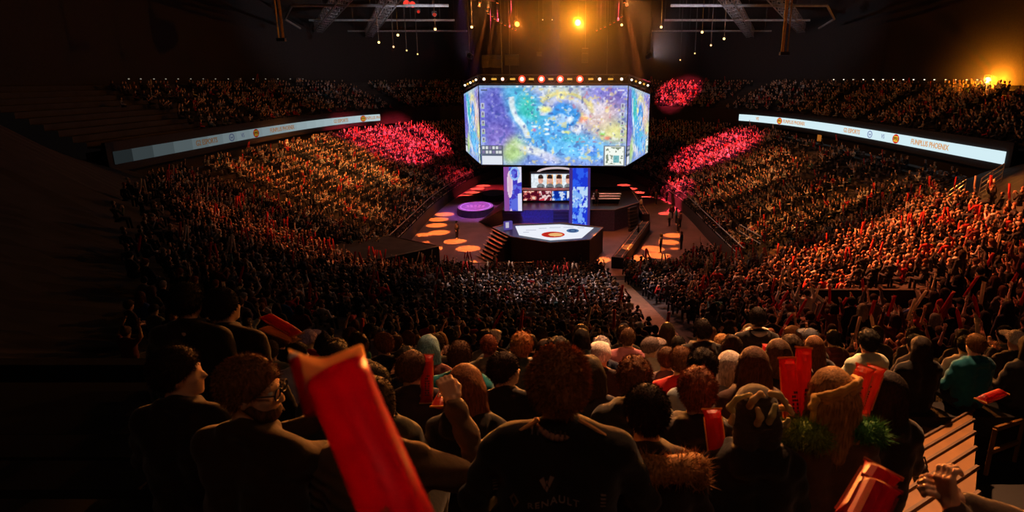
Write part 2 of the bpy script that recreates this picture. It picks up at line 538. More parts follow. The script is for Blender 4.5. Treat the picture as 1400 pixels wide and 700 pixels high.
def screen_image(U, W):
    """a generic abstract colour field for the big screen; U, W in 0..1 (W up); returns linear rgb"""
    n1 = vnoise(U * 5, W * 3, 3); n2 = vnoise(U * 5 + 9, W * 3 + 4, 8); n3 = vnoise(U * 26, W * 15, 21)
    u = U + (n1 - .5) * 0.09; w = W + (n2 - .5) * 0.12
    img = np.zeros(U.shape + (3,)); img[:] = np.array([120, 150, 220])
    def blend(mask, col):
        mask = np.clip(mask, 0, 1)[..., None]
        img[:] = img * (1 - mask) + np.array(col, float) * mask
    def blob(cx, cy, rx, ry, col, soft=0.5, k=1.0, rot=0.0):
        dx, dy = u - cx, w - cy
        c, s = math.cos(rot), math.sin(rot)
        a = (dx * c + dy * s) / rx; b = (-dx * s + dy * c) / ry
        r = np.sqrt(a * a + b * b)
        blend(k * smoothstep(1 + soft, 1 - soft * .3, r) if False else k * (1 - smoothstep(1 - soft, 1 + soft * .4, r)), col)
    # left indigo field, teal diagonal lane, warm right side
    blob(0.11, .62, .14, .45, (92, 92, 190), .5)
    blob(0.12, .30, .12, .25, (120, 105, 195), .5)
    blob(.86, .93, .22, .16, (120, 120, 215), .7)
    blob(.90, .78, .10, .16, (110, 100, 190), .6)
    blob(.78, .62, .22, .24, (226, 190, 170), .8, .85)
    blob(.92, .42, .16, .16, (232, 225, 120), .8, .8)
    blob(.56, .93, .22, .10, (196, 206, 190), .7, .8)
    blob(.36, .60, .13, .55, (70, 185, 220), .5, .9, .35)
    blob(.33, .72, .06, .16, (50, 190, 170), .7, .8, .3)
    blob(.50, .35, .24, .24, (80, 165, 232), .6, .9)
    blob(.68, .22, .26, .16, (96, 185, 240), .6, .9)
    blob(.74, .20, .06, .07, (60, 110, 220), .8, .8)
    blob(.23, .20, .10, .20, (170, 205, 110), .7, .85)
    blob(.40, .14, .06, .22, (226, 228, 222), .5, .9, .9)
    blob(.47, .08, .09, .10, (170, 175, 230), .8, .6)
    blob(.64, .36, .10, .07, (90, 200, 220), .8, .8)
    # pale stone wall along the lane
    d = np.abs((u - .27) + (w - .6) * .22)
    blend((1 - smoothstep(.010, .03, d)) * (w > .34) * (w < .86) * .9, (215, 222, 225))
    # ring with blue pool
    r = np.sqrt(((u - .575) / .16) ** 2 + ((w - .64) / .23) ** 2); ang = np.arctan2(w - .64, u - .575)
    blend((1 - smoothstep(.03, .20, np.abs(r - .92))) * (ang > -1.2) * .9, (205, 208, 225))
    blend((1 - smoothstep(.55, .75, r)) * .95, (40, 140, 225))
    blend((1 - smoothstep(.40, .62, np.sqrt(((u - .565) / .11) ** 2 + ((w - .60) / .15) ** 2))) * .8, (175, 205, 240))
    blend((1 - smoothstep(.02, .16, np.abs(r - 1.18))) * (ang > .2) * (ang < 2.4) * .7, (236, 220, 110))
    for (cx, cy, rx, ry, c) in ((.60, .45, .04, .025, (235, 235, 120)), (.44, .72, .04, .05, (235, 230, 110)), (.82, .42, .022, .04, (120, 220, 70)),
                                (.80, .72, .05, .10, (235, 225, 235)), (.62, .60, .03, .04, (245, 250, 255)), (.38, .45, .02, .03, (200, 90, 150)),
                                (.70, .60, .03, .05, (230, 120, 90)), (.86, .36, .03, .03, (225, 110, 90)), (.55, .86, .03, .03, (250, 240, 120))):
        blob(cx, cy, rx, ry, c, .8, .85)
    # pale vertical tick marks down the middle and small bars (generic screen overlay)
    for cy in (.52, .46, .40):
        blob(.462, cy, .028, .018, (240, 250, 255), .6, .9)
    blob(.38, .50, .03, .02, (240, 245, 255), .6, .8)
    img += ((n3 - .5) * 60)[..., None] + (vnoise(U * 60, W * 34, 77, 2)[..., None] - .5) * 50
    sp = vnoise(U * 44 + 3, W * 26, 91, 2); sq = vnoise(U * 36, W * 20 + 7, 95, 2); far = (U > .30)
    blend(smoothstep(.66, .78, sp) * (.25 + .3 * far), (245, 245, 250)); blend(smoothstep(.68, .8, sq) * .55 * far, (240, 215, 120)); blend(smoothstep(.34, .24, sq) if False else (1 - smoothstep(.20, .32, sq)) * .5, (50, 70, 150))
    blend((1 - smoothstep(.18, .30, sp)) * .45 * (U > .6) * (W > .3), (200, 90, 110))
    # overlay panels
    def rect(x0, x1, y0, y1, col, k=1.0):
        blend(((U >= x0) & (U <= x1) & (W >= y0) & (W <= y1)) * k, col)
    rect(.0, 1, .965, 1, (150, 185, 195), .5)
    for i in range(14):
        x = .25 + i * .036 + RNG.random() * .01
        rect(x, x + .014 + RNG.random() * .01, .97, .99, (70, 90, 120) if i % 2 else (235, 235, 235), .8)
    for i in range(5):
        for sx in (.012, .955):
            y = .78 - i * .105
            rect(sx, sx + .024, y - .07, y, (185, 190, 200), .9)
            rect(sx + .005, sx + .018, y - .045, y - .012, (90, 80, 110), .9)
            rect(sx + .004, sx + .020, y - .062, y - .052, (120, 170, 90), .9)
    rect(.004, .155, .005, .255, (70, 80, 90), .85)
    rect(.008, .15, .012, .12, (220, 225, 235), .95)
    for j in range(2):
        for i in range(6):
            x = .012 + i * .023; y = .15 + j * .055
            rect(x, x + .017, y, y + .038, (210, 215, 215) if (i + j) % 3 else (120, 110, 150), .95)
    rect(.015, .06, .93, .95, (60, 70, 90), .8); rect(.93, .975, .93, .95, (225, 225, 235), .8)
    # inset map: generic blotches on white
    rect(.845, .99, .005, .26, (110, 120, 130), 1); rect(.853, .982, .016, .25, (232, 238, 228), 1)
    mk = (U > .86) & (U < .977) & (W > .025) & (W < .24)
    g = vnoise(U * 70, W * 38, 5, 2)
    blend((g > .58) * mk * .85, (95, 110, 90)); blend((np.abs(U - .93) < .02) * (np.abs(W - .09) < .045) * mk * .8, (70, 150, 160))
    img = np.clip(img, 0, 255) / 255.0
    img = img * 0.94 + 0.06
    return np.where(img <= .04045, img / 12.92, ((img + .055) / 1.055) ** 2.4)

def led_face(name, parent, c00, c10, c11, c01, nu, nw, u0, u1, m, fn=screen_image):
    """grid patch between four corners (bl, br, tr, tl), coloured per vertex"""
    us = np.linspace(0, 1, nu); ws = np.linspace(0, 1, nw)
    U, W = np.meshgrid(us, ws)
    c00, c10, c11, c01 = [np.array(c) for c in (c00, c10, c11, c01)]
    P = ((1 - U) * (1 - W))[..., None] * c00 + (U * (1 - W))[..., None] * c10 + (U * W)[..., None] * c11 + ((1 - U) * W)[..., None] * c01
    rgb = fn(u0 + (u1 - u0) * U, W)
    F = [(j * nu + i, j * nu + i + 1, (j + 1) * nu + i + 1, (j + 1) * nu + i) for j in range(nw - 1) for i in range(nu - 1)]
    me = bpy.data.meshes.new(name); me.from_pydata(P.reshape(-1, 3).tolist(), [], F)
    at = me.color_attributes.new('col', 'FLOAT_COLOR', 'POINT')
    rgba = np.ones((nu * nw, 4), np.float32); rgba[:, :3] = rgb.reshape(-1, 3)
    at.data.foreach_set('color', rgba.ravel())
    return link_mesh(name, me, m, parent)

cube = thing('video_cube', 'huge hanging video cube with angled side screens glowing blue above the stage', 'video screen', (0, 0, 0))
M_SCR = emis_attr('screen_led', 1.12)
A = [sc_pt(-HW, 0, Z0), sc_pt(HW, 0, Z0), sc_pt(HW, 0, Z1), sc_pt(-HW, 0, Z1)]
led_face('front_screen', cube, *A, 300, 164, 0, 1, M_SCR)
Bx, By = HW + 2.75, 4.6
zi0, zi1 = Z0 + 1.05, Z1 - 1.05
R_ = [A[1], sc_pt(Bx, By, zi0), sc_pt(Bx, By, zi1), A[2]]
L_ = [sc_pt(-Bx, By, zi0), A[0], A[3], sc_pt(-Bx, By, zi1)]
led_face('side_screen', cube, *R_, 60, 90, 0.02, .98, M_SCR)
led_face('side_screen', cube, *L_, 60, 90, 0.02, .98, M_SCR)
# dark shell behind the screens, and slim frame bars
mb = MB()
front = [(-HW, .12), (HW, .12), (Bx - .1, By), (Bx - 1.5, By + 5.5), (-Bx + 1.5, By + 5.5), (-Bx + .1, By)]
bot = [sc_pt(x, y, Z0 + (0.02 if abs(y) < .2 else 1.1)) for x, y in front]; top = [sc_pt(x, y, Z1 - (0.02 if abs(y) < .2 else 1.1)) for x, y in front]
n = len(front)
mb.add(bot + top, [(i, (i + 1) % n, n + (i + 1) % n, n + i) for i in range(n)] + [tuple(range(n - 1, -1, -1)), tuple(range(n, 2 * n))])
mb.build('shell', M_BLACK, cube)
for a, b in ((A[0], A[1]), (A[3], A[2]), (A[0], A[3]), (A[1], A[2]), (A[1], R_[1]), (A[2], R_[2]), (R_[1], R_[2]), (A[0], L_[0]), (A[3], L_[3]), (L_[0], L_[3])):
    o = Vector((0, -.03, 0)); m = MB(); m.bar(a + o, b + o, 0.055, 5); m.build('frame_bar', M_BLACK, cube)
# lamp ring over the cube
ringt = thing('lamp_ring', 'dark lighting truss crowning the video cube, set with red and amber lamps', 'lighting rig', (0, 0, 0))
zr = Z1 + 0.62
rp = [sc_pt(-Bx, By, zr - .85), sc_pt(-HW, -.1, zr), sc_pt(HW, -.1, zr), sc_pt(Bx, By, zr - .85)]
for dz in (-.48, .48):
    for i in range(3):
        m = MB(); m.bar(rp[i] + Vector((0, .35, dz)), rp[i + 1] + Vector((0, .35, dz)), .09, 6); m.build('truss_chord', M_STEEL, ringt)
for i in range(3):
    m = MB(); a, b = rp[i], rp[i + 1]; k = max(2, int((b - a).length / .9))
    for j in range(k):
        p = a.lerp(b, j / k); q = a.lerp(b, (j + 1) / k)
        m.bar(p + Vector((0, .35, -.48 if j % 2 else .48)), q + Vector((0, .35, .48 if j % 2 else -.48)), .04, 4)
    m.build('truss_lacing', M_STEEL, ringt)
m = MB()
for i in range(3):
    a, b = rp[i], rp[i + 1]; c = (a + b) / 2; v = b - a
    vs = [a + Vector((0, .5, -.5)), b + Vector((0, .5, -.5)), b + Vector((0, .5, .55)), a + Vector((0, .5, .55))]
    vs += [p + Vector((0, .15, 0)) for p in vs]
    m.add(vs, [(0, 1, 2, 3), (7, 6, 5, 4), (0, 4, 5, 1), (1, 5, 6, 2), (2, 6, 7, 3), (3, 7, 4, 0)])
m.build('backing', M_BLACK, ringt)
M_LR = emis('ring_lamp_red', srgb(255, 60, 40), 3.0); M_LRW = emis('ring_lamp_hot', srgb(255, 190, 160), 5.0)
M_LW = emis('ring_lamp_white', srgb(255, 225, 190), 3.0); M_LA = emis('ring_lamp_amber', srgb(235, 175, 70), 1.0)
Mx = Matrix.Rotation(math.pi / 2, 3, 'X')
for px, kind in ((660, 'w'), (674, 'a'), (686, 'r'), (700, 'a'), (713, 'R'), (726, 'a'), (740, 'R'), (753, 'a'), (766, 'R'), (779, 'a'), (793, 'R'), (808, 'a'), (820, 'r'), (835, 'a'), (850, 'w')):
    p = at_depth(px, 107.0, 68.6)
    p = Vector((p.x, sc_pt(p.x - SC_C.x, 0, 0).y - .05, zr + .02))
    if kind == 'a':
        m = MB(); m.box(p, (.56, .18, .20)); o = m.build('lamp', M_LA, ringt)
    else:
        r = {'w': .15, 'r': .16, 'R': .21}[kind]
        m = MB(); m.lathe([(r, -.06), (r, .06)], 12, p, Mx)
        o = m.build('lamp', {'w': M_LW, 'r': M_LRW, 'R': M_LRW}[kind], ringt)
        m = MB(); m.lathe([(r * 1.0, -.12), (r * 1.7, -.10), (r * 1.8, .12), (r, .12)], 12, p + Vector((0, .12, 0)), Mx)
        m.build('lamp_housing', M_LR if kind == 'R' else M_STEEL, ringt)
for side in (1, -1):
    a, b = (rp[2], rp[3]) if side > 0 else (rp[1], rp[0])
    for j in range(5):
        p = a.lerp(b, (j + .7) / 5.4) + Vector((0, -.1, .05))
        m = MB(); m.lathe([(.12, -.06), (.12, .06)], 10, p, Mx); m.build('lamp', M_LA if j % 2 else M_LW, ringt)
# hanging cables of the cube
for i, (x, y) in enumerate(((-6, 2), (6, 2), (-6, 8), (6, 8))):
    m = MB(); m.bar(sc_pt(x, y, Z1), sc_pt(x, y, 30.7), .05, 5)
    m.build('hoist_cable', M_STEEL, cube)

# ------------------------------------------------------------------ stage
M_DECK = mat('stage_deck', (0.02, 0.018, 0.022), 0.3, 0.2, 3)
M_FASC = mat('stage_fascia', (0.016, 0.015, 0.016), 0.75, 0.4, 9)
M_TRIM = mat('stage_trim', (0.35, 0.25, 0.2), 0.4, 0.1)
M_LEDW = emis('stage_led_white', srgb(240, 244, 255), 0.95)
def led_tex(name, fn, strength):
    return emis_attr(name, strength)
HEX = [(-6.0, 54.3), (-4.9, 55.5), (0.3, 56.1), (3.9, 54.3), (2.5, 49.9), (-0.75, 48.9), (-4.1, 50.9)]
st = thing('stage_platform', 'dark polygonal front stage with glowing white LED floor and emblems', 'stage', (0, 0, 0))
m = MB(); m.prism(HEX[::-1], 0, 2.1); m.build('fascia', M_FASC, st)
m = MB(); m.prism(HEX[::-1], 2.1, 2.18); m.build('deck', M_DECK, st)
for i in range(len(HEX)):
    a, b = HEX[i], HEX[(i + 1) % len(HEX)]
    m = MB(); m.bar((*a, 2.2), (*b, 2.2), .045, 5); m.build('edge_trim', M_TRIM, st)
LED = [(-4.0, 54.8), (0.0, 55.5), (3.05, 54.2), (1.85, 50.5), (-0.75, 49.75), (-3.45, 51.5)]
m = MB(); m.prism(LED[::-1], 2.18, 2.21); led = m.build('led_floor', M_LEDW, st)
def disc(mb, cx, cy, z, rx, ry, n=24, a0=0, a1=2 * math.pi, hole=0.0):
    vs, fs = [], []
    for i in range(n + 1):
        t = a0 + (a1 - a0) * i / n
        vs += [(cx + rx * hole * math.cos(t), cy + ry * hole * math.sin(t), z), (cx + rx * math.cos(t), cy + ry * math.sin(t), z)]
    for i in range(n):
        fs.append((2 * i, 2 * i + 1, 2 * i + 3, 2 * i + 2))
    mb.add(vs, fs)
m = MB(); disc(m, -.55, 51.6, 2.216, 1.0, 1.05); em = m.build('emblem', emis('emblem_red', srgb(215, 50, 35), .85), led)
m = MB(); disc(m, -.35, 51.55, 2.219, .62, .62); m.build('emblem', emis('emblem_gold', srgb(245, 190, 120), .9), led)
m = MB()
for a in range(5):
    t = 2.0 + a * .75; disc(m, -.35 + .8 * math.cos(t), 51.6 + .8 * math.sin(t), 2.222, .28, .18, 8)
m.build('emblem', emis('emblem_red2', srgb(190, 30, 25), .8), led)
m = MB(); disc(m, 1.15, 53.0, 2.217, .55, .75, 20); m.build('emblem', emis('emblem_blue', srgb(95, 135, 185), .7), led)
m = MB(); disc(m, 1.15, 53.0, 2.22, .36, .5, 20, 0, 2 * math.pi, .55); m.build('emblem', emis('emblem_blue2', srgb(60, 85, 140), .7), led)
for (x, y, w) in ((-2.5, 53.2, .9), (-1.5, 53.9, .7), (-.4, 54.2, 1.0), (.8, 54.3, .9), (1.9, 54.1, .6), (-2.9, 52.4, .5)):
    m = MB(); m.box((x, y, 2.217), (w, .16, .004), .1); m.build('print_stroke', emis('print_grey', srgb(190, 195, 215), .8), led)
# blue figure panel at the head of the stairs
m = MB(); m.box((-4.55, 53.6, 2.55), (.75, .25, .75), .5); fp = m.build('prop_box', emis('prop_violet', srgb(110, 90, 190), .55), st)
m = MB(); m.box((-4.62, 53.45, 2.62), (.3, .1, .5), .5); m.build('prop_panel', emis('prop_white', srgb(225, 220, 240), .7), fp)
# stairs up the corner
sts = thing('stage_stairs', 'flight of copper-lit steps climbing to the polygonal front stage', 'stairs', (0, 0, 0))
M_STEP = mat('stair_nosing', (0.62, 0.42, 0.30), 0.5, 0.15)
for i in range(8):
    u = i / 7.0
    a = Vector((-7.15, 52.5, .1)).lerp(Vector((-6.0, 54.2, 2.05)), u); b = Vector((-5.75, 50.4, .1)).lerp(Vector((-4.4, 51.3, 2.05)), u)
    d = (b - a); ang = math.atan2(d.y, d.x); c = (a + b) / 2
    m = MB(); m.box((c.x, c.y, c.z), (d.length, .30, .06), ang); m.build('tread', M_STEP, sts)
    m = MB(); m.box((c.x + .12, c.y + .16, c.z / 2 - .02), (d.length, .22, max(.06, c.z - .02)), ang); m.build('riser', M_FASC, sts)
# main stage behind
ms = thing('main_stage', 'long dark main stage with blue-lit front behind the polygonal stage', 'stage', (0, 0, 0))
MAIN = [(-5.8, 62.0), (5.6, 62.0), (8.6, 66.0), (8.6, 76.0), (-5.8, 77.0)]
m = MB(); m.prism(MAIN, 0, 2.12); m.build('fascia', mat('main_fascia', (0.05, 0.06, 0.12), 0.55, 0.4, 5), ms)
m = MB(); m.prism(MAIN, 2.12, 2.2); m.build('deck', M_DECK, ms)
for i in range(4):
    a, b = MAIN[i], MAIN[i + 1]
    m = MB(); m.bar((*a, 2.22), (*b, 2.22), .04, 5); m.build('edge_trim', M_TRIM, ms)
m = MB(); m.add([(-8.8, 66.2, 0), (-5.8, 62.0, 0), (-5.8, 62.0, 2.2), (-8.0, 69.0, 0), (-5.8, 69.0, 0), (-5.8, 69.0, 2.2)],
                [(0, 1, 2), (3, 5, 4), (0, 2, 5, 3), (1, 4, 5, 2), (0, 3, 4, 1)])
m.build('ramp', M_DECK, ms)
m = MB(); m.bar((-8.8, 66.15, .05), (-5.8, 61.95, 2.25), .05, 5); m.build('edge_trim', M_TRIM, ms)
for i in range(7):
    m = MB(); m.box((.12, 61.86 - .26 * (6 - i), .3 * (i + 1) - .15), (1.5, .26, .3)); m.build('step', M_FASC, ms)
    m = MB(); m.box((7.6 + .0 * i, 64.0 - .28 * (6 - i), .3 * (i + 1) - .15), (1.5, .28, .3), .9); m.build('step', M_FASC, ms)
# LED pillars
def pillar_img_a(U, W):
    img = np.zeros(U.shape + (3,)); img[:] = (70, 60, 190)
    def put(mk, c): img[mk] = c
    n = vnoise(U * 4, W * 9, 31)
    put(n > .55, (95, 110, 225)); put(U < .30, (140, 80, 160)); put(((U - .34) / .16) ** 2 + ((W - .62) / .30) ** 2 < 1, (236, 214, 232))
    put(((U - .34) / .10) ** 2 + ((W - .62) / .24) ** 2 < 1, (226, 190, 215)); put((U > .78) & (np.abs(W - .45 - U * .1) > .12), (225, 225, 250))
    put((np.abs((U - .62) ** 2 * 6 + (W - .86) ** 2 * 20 - .35) < .12), (150, 190, 250)); put((np.abs(U - .38) < .10 * (1 - W * 12)) & (W < .08), (250, 215, 235))
    img = np.clip(img, 0, 255) / 255; return img ** 2.2
def pillar_img_b(U, W):
    img = np.zeros(U.shape + (3,)); img[:] = (36, 60, 215)
    n = vnoise(U * 4, W * 10, 41); n2 = vnoise(U * 9 + 3, W * 14, 43)
    img[n > .52] = (50, 95, 240); img[(n2 > .6) & (W < .45)] = (120, 170, 255)
    hi = (W > .42) & (W < .72); img[hi & (n2 > .45)] = (190, 220, 255); img[hi & (n > .6)] = (130, 180, 250)
    edge = (U < .16) | (U > .88); img[edge] = (70, 50, 120)
    img = np.clip(img, 0, 255) / 255; return img ** 2.2
M_PIL = emis_attr('pillar_led', 0.95)
for nm, lab, x0, x1, y, z0, z1, fn in (('led_pillar', 'violet and white LED banner pillar standing on the main stage edge', -5.5, -3.75, 61.0, 2.2, 6.7, pillar_img_a),
                                       ('led_pillar', 'bright blue LED banner pillar standing before the players desk', 0.95, 3.0, 60.2, 0.05, 6.7, pillar_img_b)):
    t = thing(nm, lab, 'led pillar', ((x0 + x1) / 2, y, z0))
    m = MB(); m.box((0, .18, (z1 - z0) / 2), (x1 - x0, .3, z1 - z0)); m.build('case', M_BLACK, t)
    w = (x1 - x0) / 2; led_face('screen', t, (-w, 0, 0), (w, 0, 0), (w, 0, z1 - z0), (-w, 0, z1 - z0), 30, 90, 0, 1, M_PIL, fn)
    m = MB(); m.box((0, .2, .06), (x1 - x0 + .3, .7, .12)); m.build('foot', M_BLACK, t)
# players desk with LED fronts
dk = thing('players_desk', 'long players desk with red and blue LED panel front', 'desk', (0, 0, 0))
def panel_img(seed, cols):
    def fn(U, W):
        n = vnoise(U * 3 + seed, W * 3, seed, 3); img = np.zeros(U.shape + (3,)); img[:] = cols[0]
        img[n > .45] = cols[1]; img[n > .58] = cols[2]
        return (np.clip(img, 0, 255) / 255) ** 2.2
    return fn
dp = [(-3.9, -2.25, 1, ((90, 20, 40), (225, 120, 110), (250, 225, 200))), (-2.2, -.85, 5, ((215, 60, 75), (250, 215, 215), (110, 30, 50))),
      (-.8, .75, 9, ((20, 50, 160), (50, 110, 225), (215, 230, 255))), (.8, 2.9, 13, ((40, 70, 190), (160, 190, 245), (240, 245, 255)))]
for a, b, sd, cols in dp:
    led_face('led_panel', dk, (a, 66.0, 2.42), (b, 66.0, 2.42), (b, 66.0, 3.45), (a, 66.0, 3.45), 34, 20, 0, 1, emis_attr('desk_led', .85), panel_img(sd, cols))
m = MB(); m.box((-.5, 66.6, 2.85), (7.0, 1.1, 1.3)); m.build('body', M_BLACK, dk)
m = MB(); m.box((-.5, 66.5, 3.55), (7.3, 1.5, .08)); m.build('worktop', mat('desk_top', (.35, .1, .08), .5), dk)
# portrait wall behind
pw = thing('portrait_screen', 'white video wall showing five portrait tiles behind the players desk', 'video screen', (0, 0, 0))
m = MB(); m.box((-.05, 70.2, 3.85), (6.6, .25, 2.1)); m.build('case', M_BLACK, pw)
def portrait(U, W):
    n = vnoise(U * 40, W * 8, 51, 2); img = np.zeros(U.shape + (3,)); img[:] = (222, 232, 240)
    for i, c in enumerate(((60, 45, 40), (40, 30, 30), (55, 35, 30), (70, 40, 30), (40, 50, 110))):
        cx = .17 + i * .165
        if i in (1, 2): img[(np.abs(U - cx) < .055) & (W < .9)] = (232, 170, 110)
        img[((U - cx) / .045) ** 2 + ((W - .55) / .22) ** 2 < 1] = (225, 165, 145)
        img[(((U - cx) / .047) ** 2 + ((W - .72) / .20) ** 2 < 1) & (W > .66)] = c
        img[(((U - cx) / .075) ** 2 + ((W - .12) / .24) ** 2 < 1)] = (120, 125, 130) if i < 4 else (60, 90, 210)
        img[(np.abs(U - cx) < .05) & (np.abs(W - .09) < .06)] = (40, 40, 50)
    img += ((n - .5) * 60)[..., None]
    img[W > .93] = (60, 60, 75)
    return (np.clip(img, 0, 255) / 255) ** 2.2
led_face('screen', pw, (-3.2, 70.0, 2.95), (3.1, 70.0, 2.95), (3.1, 70.0, 4.8), (-3.2, 70.0, 4.8), 150, 40, 0, 1, emis_attr('portrait_led', 1.0), portrait)
m = MB()
for i in range(12):
    t0 = math.pi * i / 12; t1 = math.pi * (i + 1) / 12
    m.bar((-.3 + 2.2 * math.cos(t0), 70.6, 4.75 + .55 * math.sin(t0)), (-.3 + 2.2 * math.cos(t1), 70.6, 4.75 + .55 * math.sin(t1)), .12, 5)
m.build('arch', emis('arch_white', srgb(235, 215, 220), .7), pw)
# side bench rows on the main stage wing, white light put into their colour
bt = thing('bench_rows', 'side bench rows with painted white light on the stage wing', 'bench', (0, 0, 0))
for i in range(3):
    m = MB(); m.box((4.9 + .15 * i, 65.3 + i * .9, 2.75 + .1 * i), (3.0, .45, .08)); m.build('bench_row', mat('bench_white_light', (.75, .75, .78), .5, .05), bt)
    m = MB(); m.box((4.9 + .15 * i, 65.4 + i * .9, 2.45 + .05 * i), (2.8, .1, .5 + .1 * i)); m.build('support', M_BLACK, bt)
# stage-side figure lit cyan
# circular side platforms
M_CIRC = mat('disc_top', (.55, .3, .34), .5, .3, 2)
for cx, cy, rx, ry, h, lab in ((-9.75, 71.0, 2.1, 3.0, .8, 'round low platform with pale ring emblem beside the stage ramp'),
                               (-8.5, 79.8, 1.5, 2.4, .8, 'round low platform with plain violet top at the far stage end')):
    t = thing('round_platform', lab, 'platform', (cx, cy, 0))
    m = MB(); m.add([(rx * math.cos(2 * math.pi * i / 28), ry * math.sin(2 * math.pi * i / 28), z) for z in (0, h) for i in range(28)],
                    [(i, (i + 1) % 28, 28 + (i + 1) % 28, 28 + i) for i in range(28)] + [tuple(range(28, 56))]); m.build('drum', M_FASC, t)
    m = MB(); disc(m, 0, 0, h + .01, rx * .97, ry * .97, 28); m.build('top', M_CIRC if rx > 2 else mat('disc_violet', (.35, .3, .5), .5), t)
    if rx > 2:
        m = MB(); disc(m, 0, 0, h + .018, rx * .86, ry * .86, 28, 0, 2 * math.pi, .9); m.build('ring', mat('disc_ring', (.85, .7, .7), .5), t)
        m = MB()
        for i in range(5):
            m.box((-.9 + .45 * i, -.1 * (i % 2), h + .02), (.3, 1.0 + .5 * (i % 2), .012), .3 - .1 * i)
        m.build('emblem', mat('disc_emblem', (.8, .55, .5), .5), t)
# long black road cases / runway benches on the floor
def long_case(a, b, w, h, lab):
    a = Vector((*a, 0)); b = Vector((*b, 0)); d = b - a; ang = math.atan2(d.y, d.x)
    t = thing('camera_track', lab, 'camera track', (a + b) / 2, ang)
    m = MB(); m.box((0, 0, h / 2), (d.length, w, h)); m.build('case', M_FASC, t)
    for s in (-1, 1):
        m = MB(); m.bar((-d.length / 2, s * w * .3, h + .03), (d.length / 2, s * w * .3, h + .03), .05, 5); m.build('rail', mat('track_rail', (.5, .3, .2), .4), t)
    n = int(d.length / 1.6)
    for i in range(n):
        m = MB(); m.box((-d.length / 2 + (i + .5) * d.length / n, 0, h + .015), (.12, w * .9, .03)); m.build('sleeper', mat('track_sleeper', (.3, .2, .15), .5), t)
long_case((4.75, 48.9), (8.8, 62.3), 1.0, .95, 'black camera track case with rails beside the front stage')
long_case((9.4, 66.6), (9.5, 80.5), .9, .8, 'black camera track case with rails behind the main stage corner')
# draped black block by the near corner of the floor
bk = thing('draped_block', 'large black draped platform at the floor corner with sagging cloth roof', 'platform', (0, 0, 0))
top = [(-9.55, 47.6, 2.2), (-14.3, 50.6, 2.3), (-19.2, 45.2, 2.7), (-17.5, 40.6, 3.0), (-12.9, 43.6, 2.35)]
m = MB(); m.add(top + [(p[0], p[1], 0) for p in top], [(0, 1, 2, 3, 4)] + [(i, 5 + i, 5 + (i + 1) % 5, (i + 1) % 5) for i in range(5)])
m.build('drape', M_BLACK, bk)
m = MB(); m.add([(p[0], p[1], p[2] + .03) for p in top], [(0, 1, 2, 3, 4)]); m.build('roof_cloth', mat('roof_cloth', (.06, .045, .04), .8, .4, .8), bk)
for i in range(5):
    a, b = top[i], top[(i + 1) % 5]; m = MB(); m.bar((a[0], a[1], a[2] + .05), (b[0], b[1], b[2] + .05), .04, 5); m.build('edge_trim', M_RAIL if i != 1 else M_STEEL, bk)

# ------------------------------------------------------------------ rails and barriers
def railing(name, pts, h, lab, cat, nbars=2, post_gap=1.6, m_=None, r=.03, group=None):
    t = thing(name, lab, cat, (0, 0, 0), 0, group)
    m_ = m_ or M_RAIL
    for a, b in zip(pts[:-1], pts[1:]):
        a = Vector(a); b = Vector(b)
        for k in range(nbars):
            z = h * (1 - k / max(1, nbars)); m = MB(); m.bar(a + Vector((0, 0, z)), b + Vector((0, 0, z)), r, 6); m.build('rail', m_, t)
        n = max(1, int((b - a).length / post_gap))
        for i in range(n + 1):
            p = a.lerp(b, i / n); m = MB(); m.bar(p, p + Vector((0, 0, h)), r * .8, 5); m.build('post', m_, t)
    return t
def fence(path, h, lab):
    """crowd barrier: rails, posts and close uprights"""
    t = thing('crowd_barrier', lab, 'barrier', (0, 0, 0))
    for a, b in zip(path[:-1], path[1:]):
        a = Vector(a); b = Vector(b)
        for z in (.15, h):
            m = MB(); m.bar(a + Vector((0, 0, z)), b + Vector((0, 0, z)), .04, 5); m.build('rail', M_RAIL, t)
        n = max(2, int((b - a).length / .55))
        for i in range(n + 1):
            p = a.lerp(b, i / n); m = MB(); m.bar(p + Vector((0, 0, .02)), p + Vector((0, 0, h)), .022, 4); m.build('upright', M_STEEL, t)
for sd, lab in ((-1, 'metal crowd barrier along the front of the amber-lit stand'), (1, 'metal crowd barrier along the stand facing the camera track')):
    rr = ring(-.06, sd); pts = [(rr[i, 0], rr[i, 1], 1.25) for i in range(0, 30, 3)]
    fence(pts, 1.0, lab)
fence([(-9.3, 46.6, .05), (-5.2, 46.8, .05), (-2, 47.0, .05)], 1.05, 'low metal crowd barrier before the stage stairs')
fence([(6.2, 46.4, .05), (9.5, 47.4, .05), (13.5, 47.8, .05)], 1.05, 'low metal crowd barrier near the end of the camera track')
def bowl_pt(x, y, dz=0.0): return (x, y, float(h_bowl(x, y)) + dz)
railing('handrail', [bowl_pt(15.5, 42.5), bowl_pt(19.0, 43.2)], 1.0, 'steel handrail at the foot of the wide wooden stairs in the bowl', 'handrail', 3)
railing('handrail', [bowl_pt(14.7, 49.5, 1.2), bowl_pt(14.9, 44.5, .8)], 1.1, 'white steel handrail on the stand front corner by the dark gap', 'handrail', 2)
railing('handrail', [bowl_pt(-17.6, 40.0), bowl_pt(-18.6, 43.5)], 1.1, 'steel handrail beside the black draped block', 'handrail', 3)
railing('handrail', [bowl_pt(25.5, 43.0), bowl_pt(28.5, 44.0)], 1.0, 'steel handrail at the head of the wide wooden stairs', 'handrail', 3)
railing('handrail', [bowl_pt(21.5, 34.0), bowl_pt(24.0, 36.5)], 1.1, 'amber-lit steel handrail over the upper entry of the bowl', 'handrail', 4)
railing('handrail', [bowl_pt(22.5, 33.0), bowl_pt(25.2, 35.3)], 1.1, 'second amber-lit steel handrail over the upper entry of the bowl', 'handrail', 4)

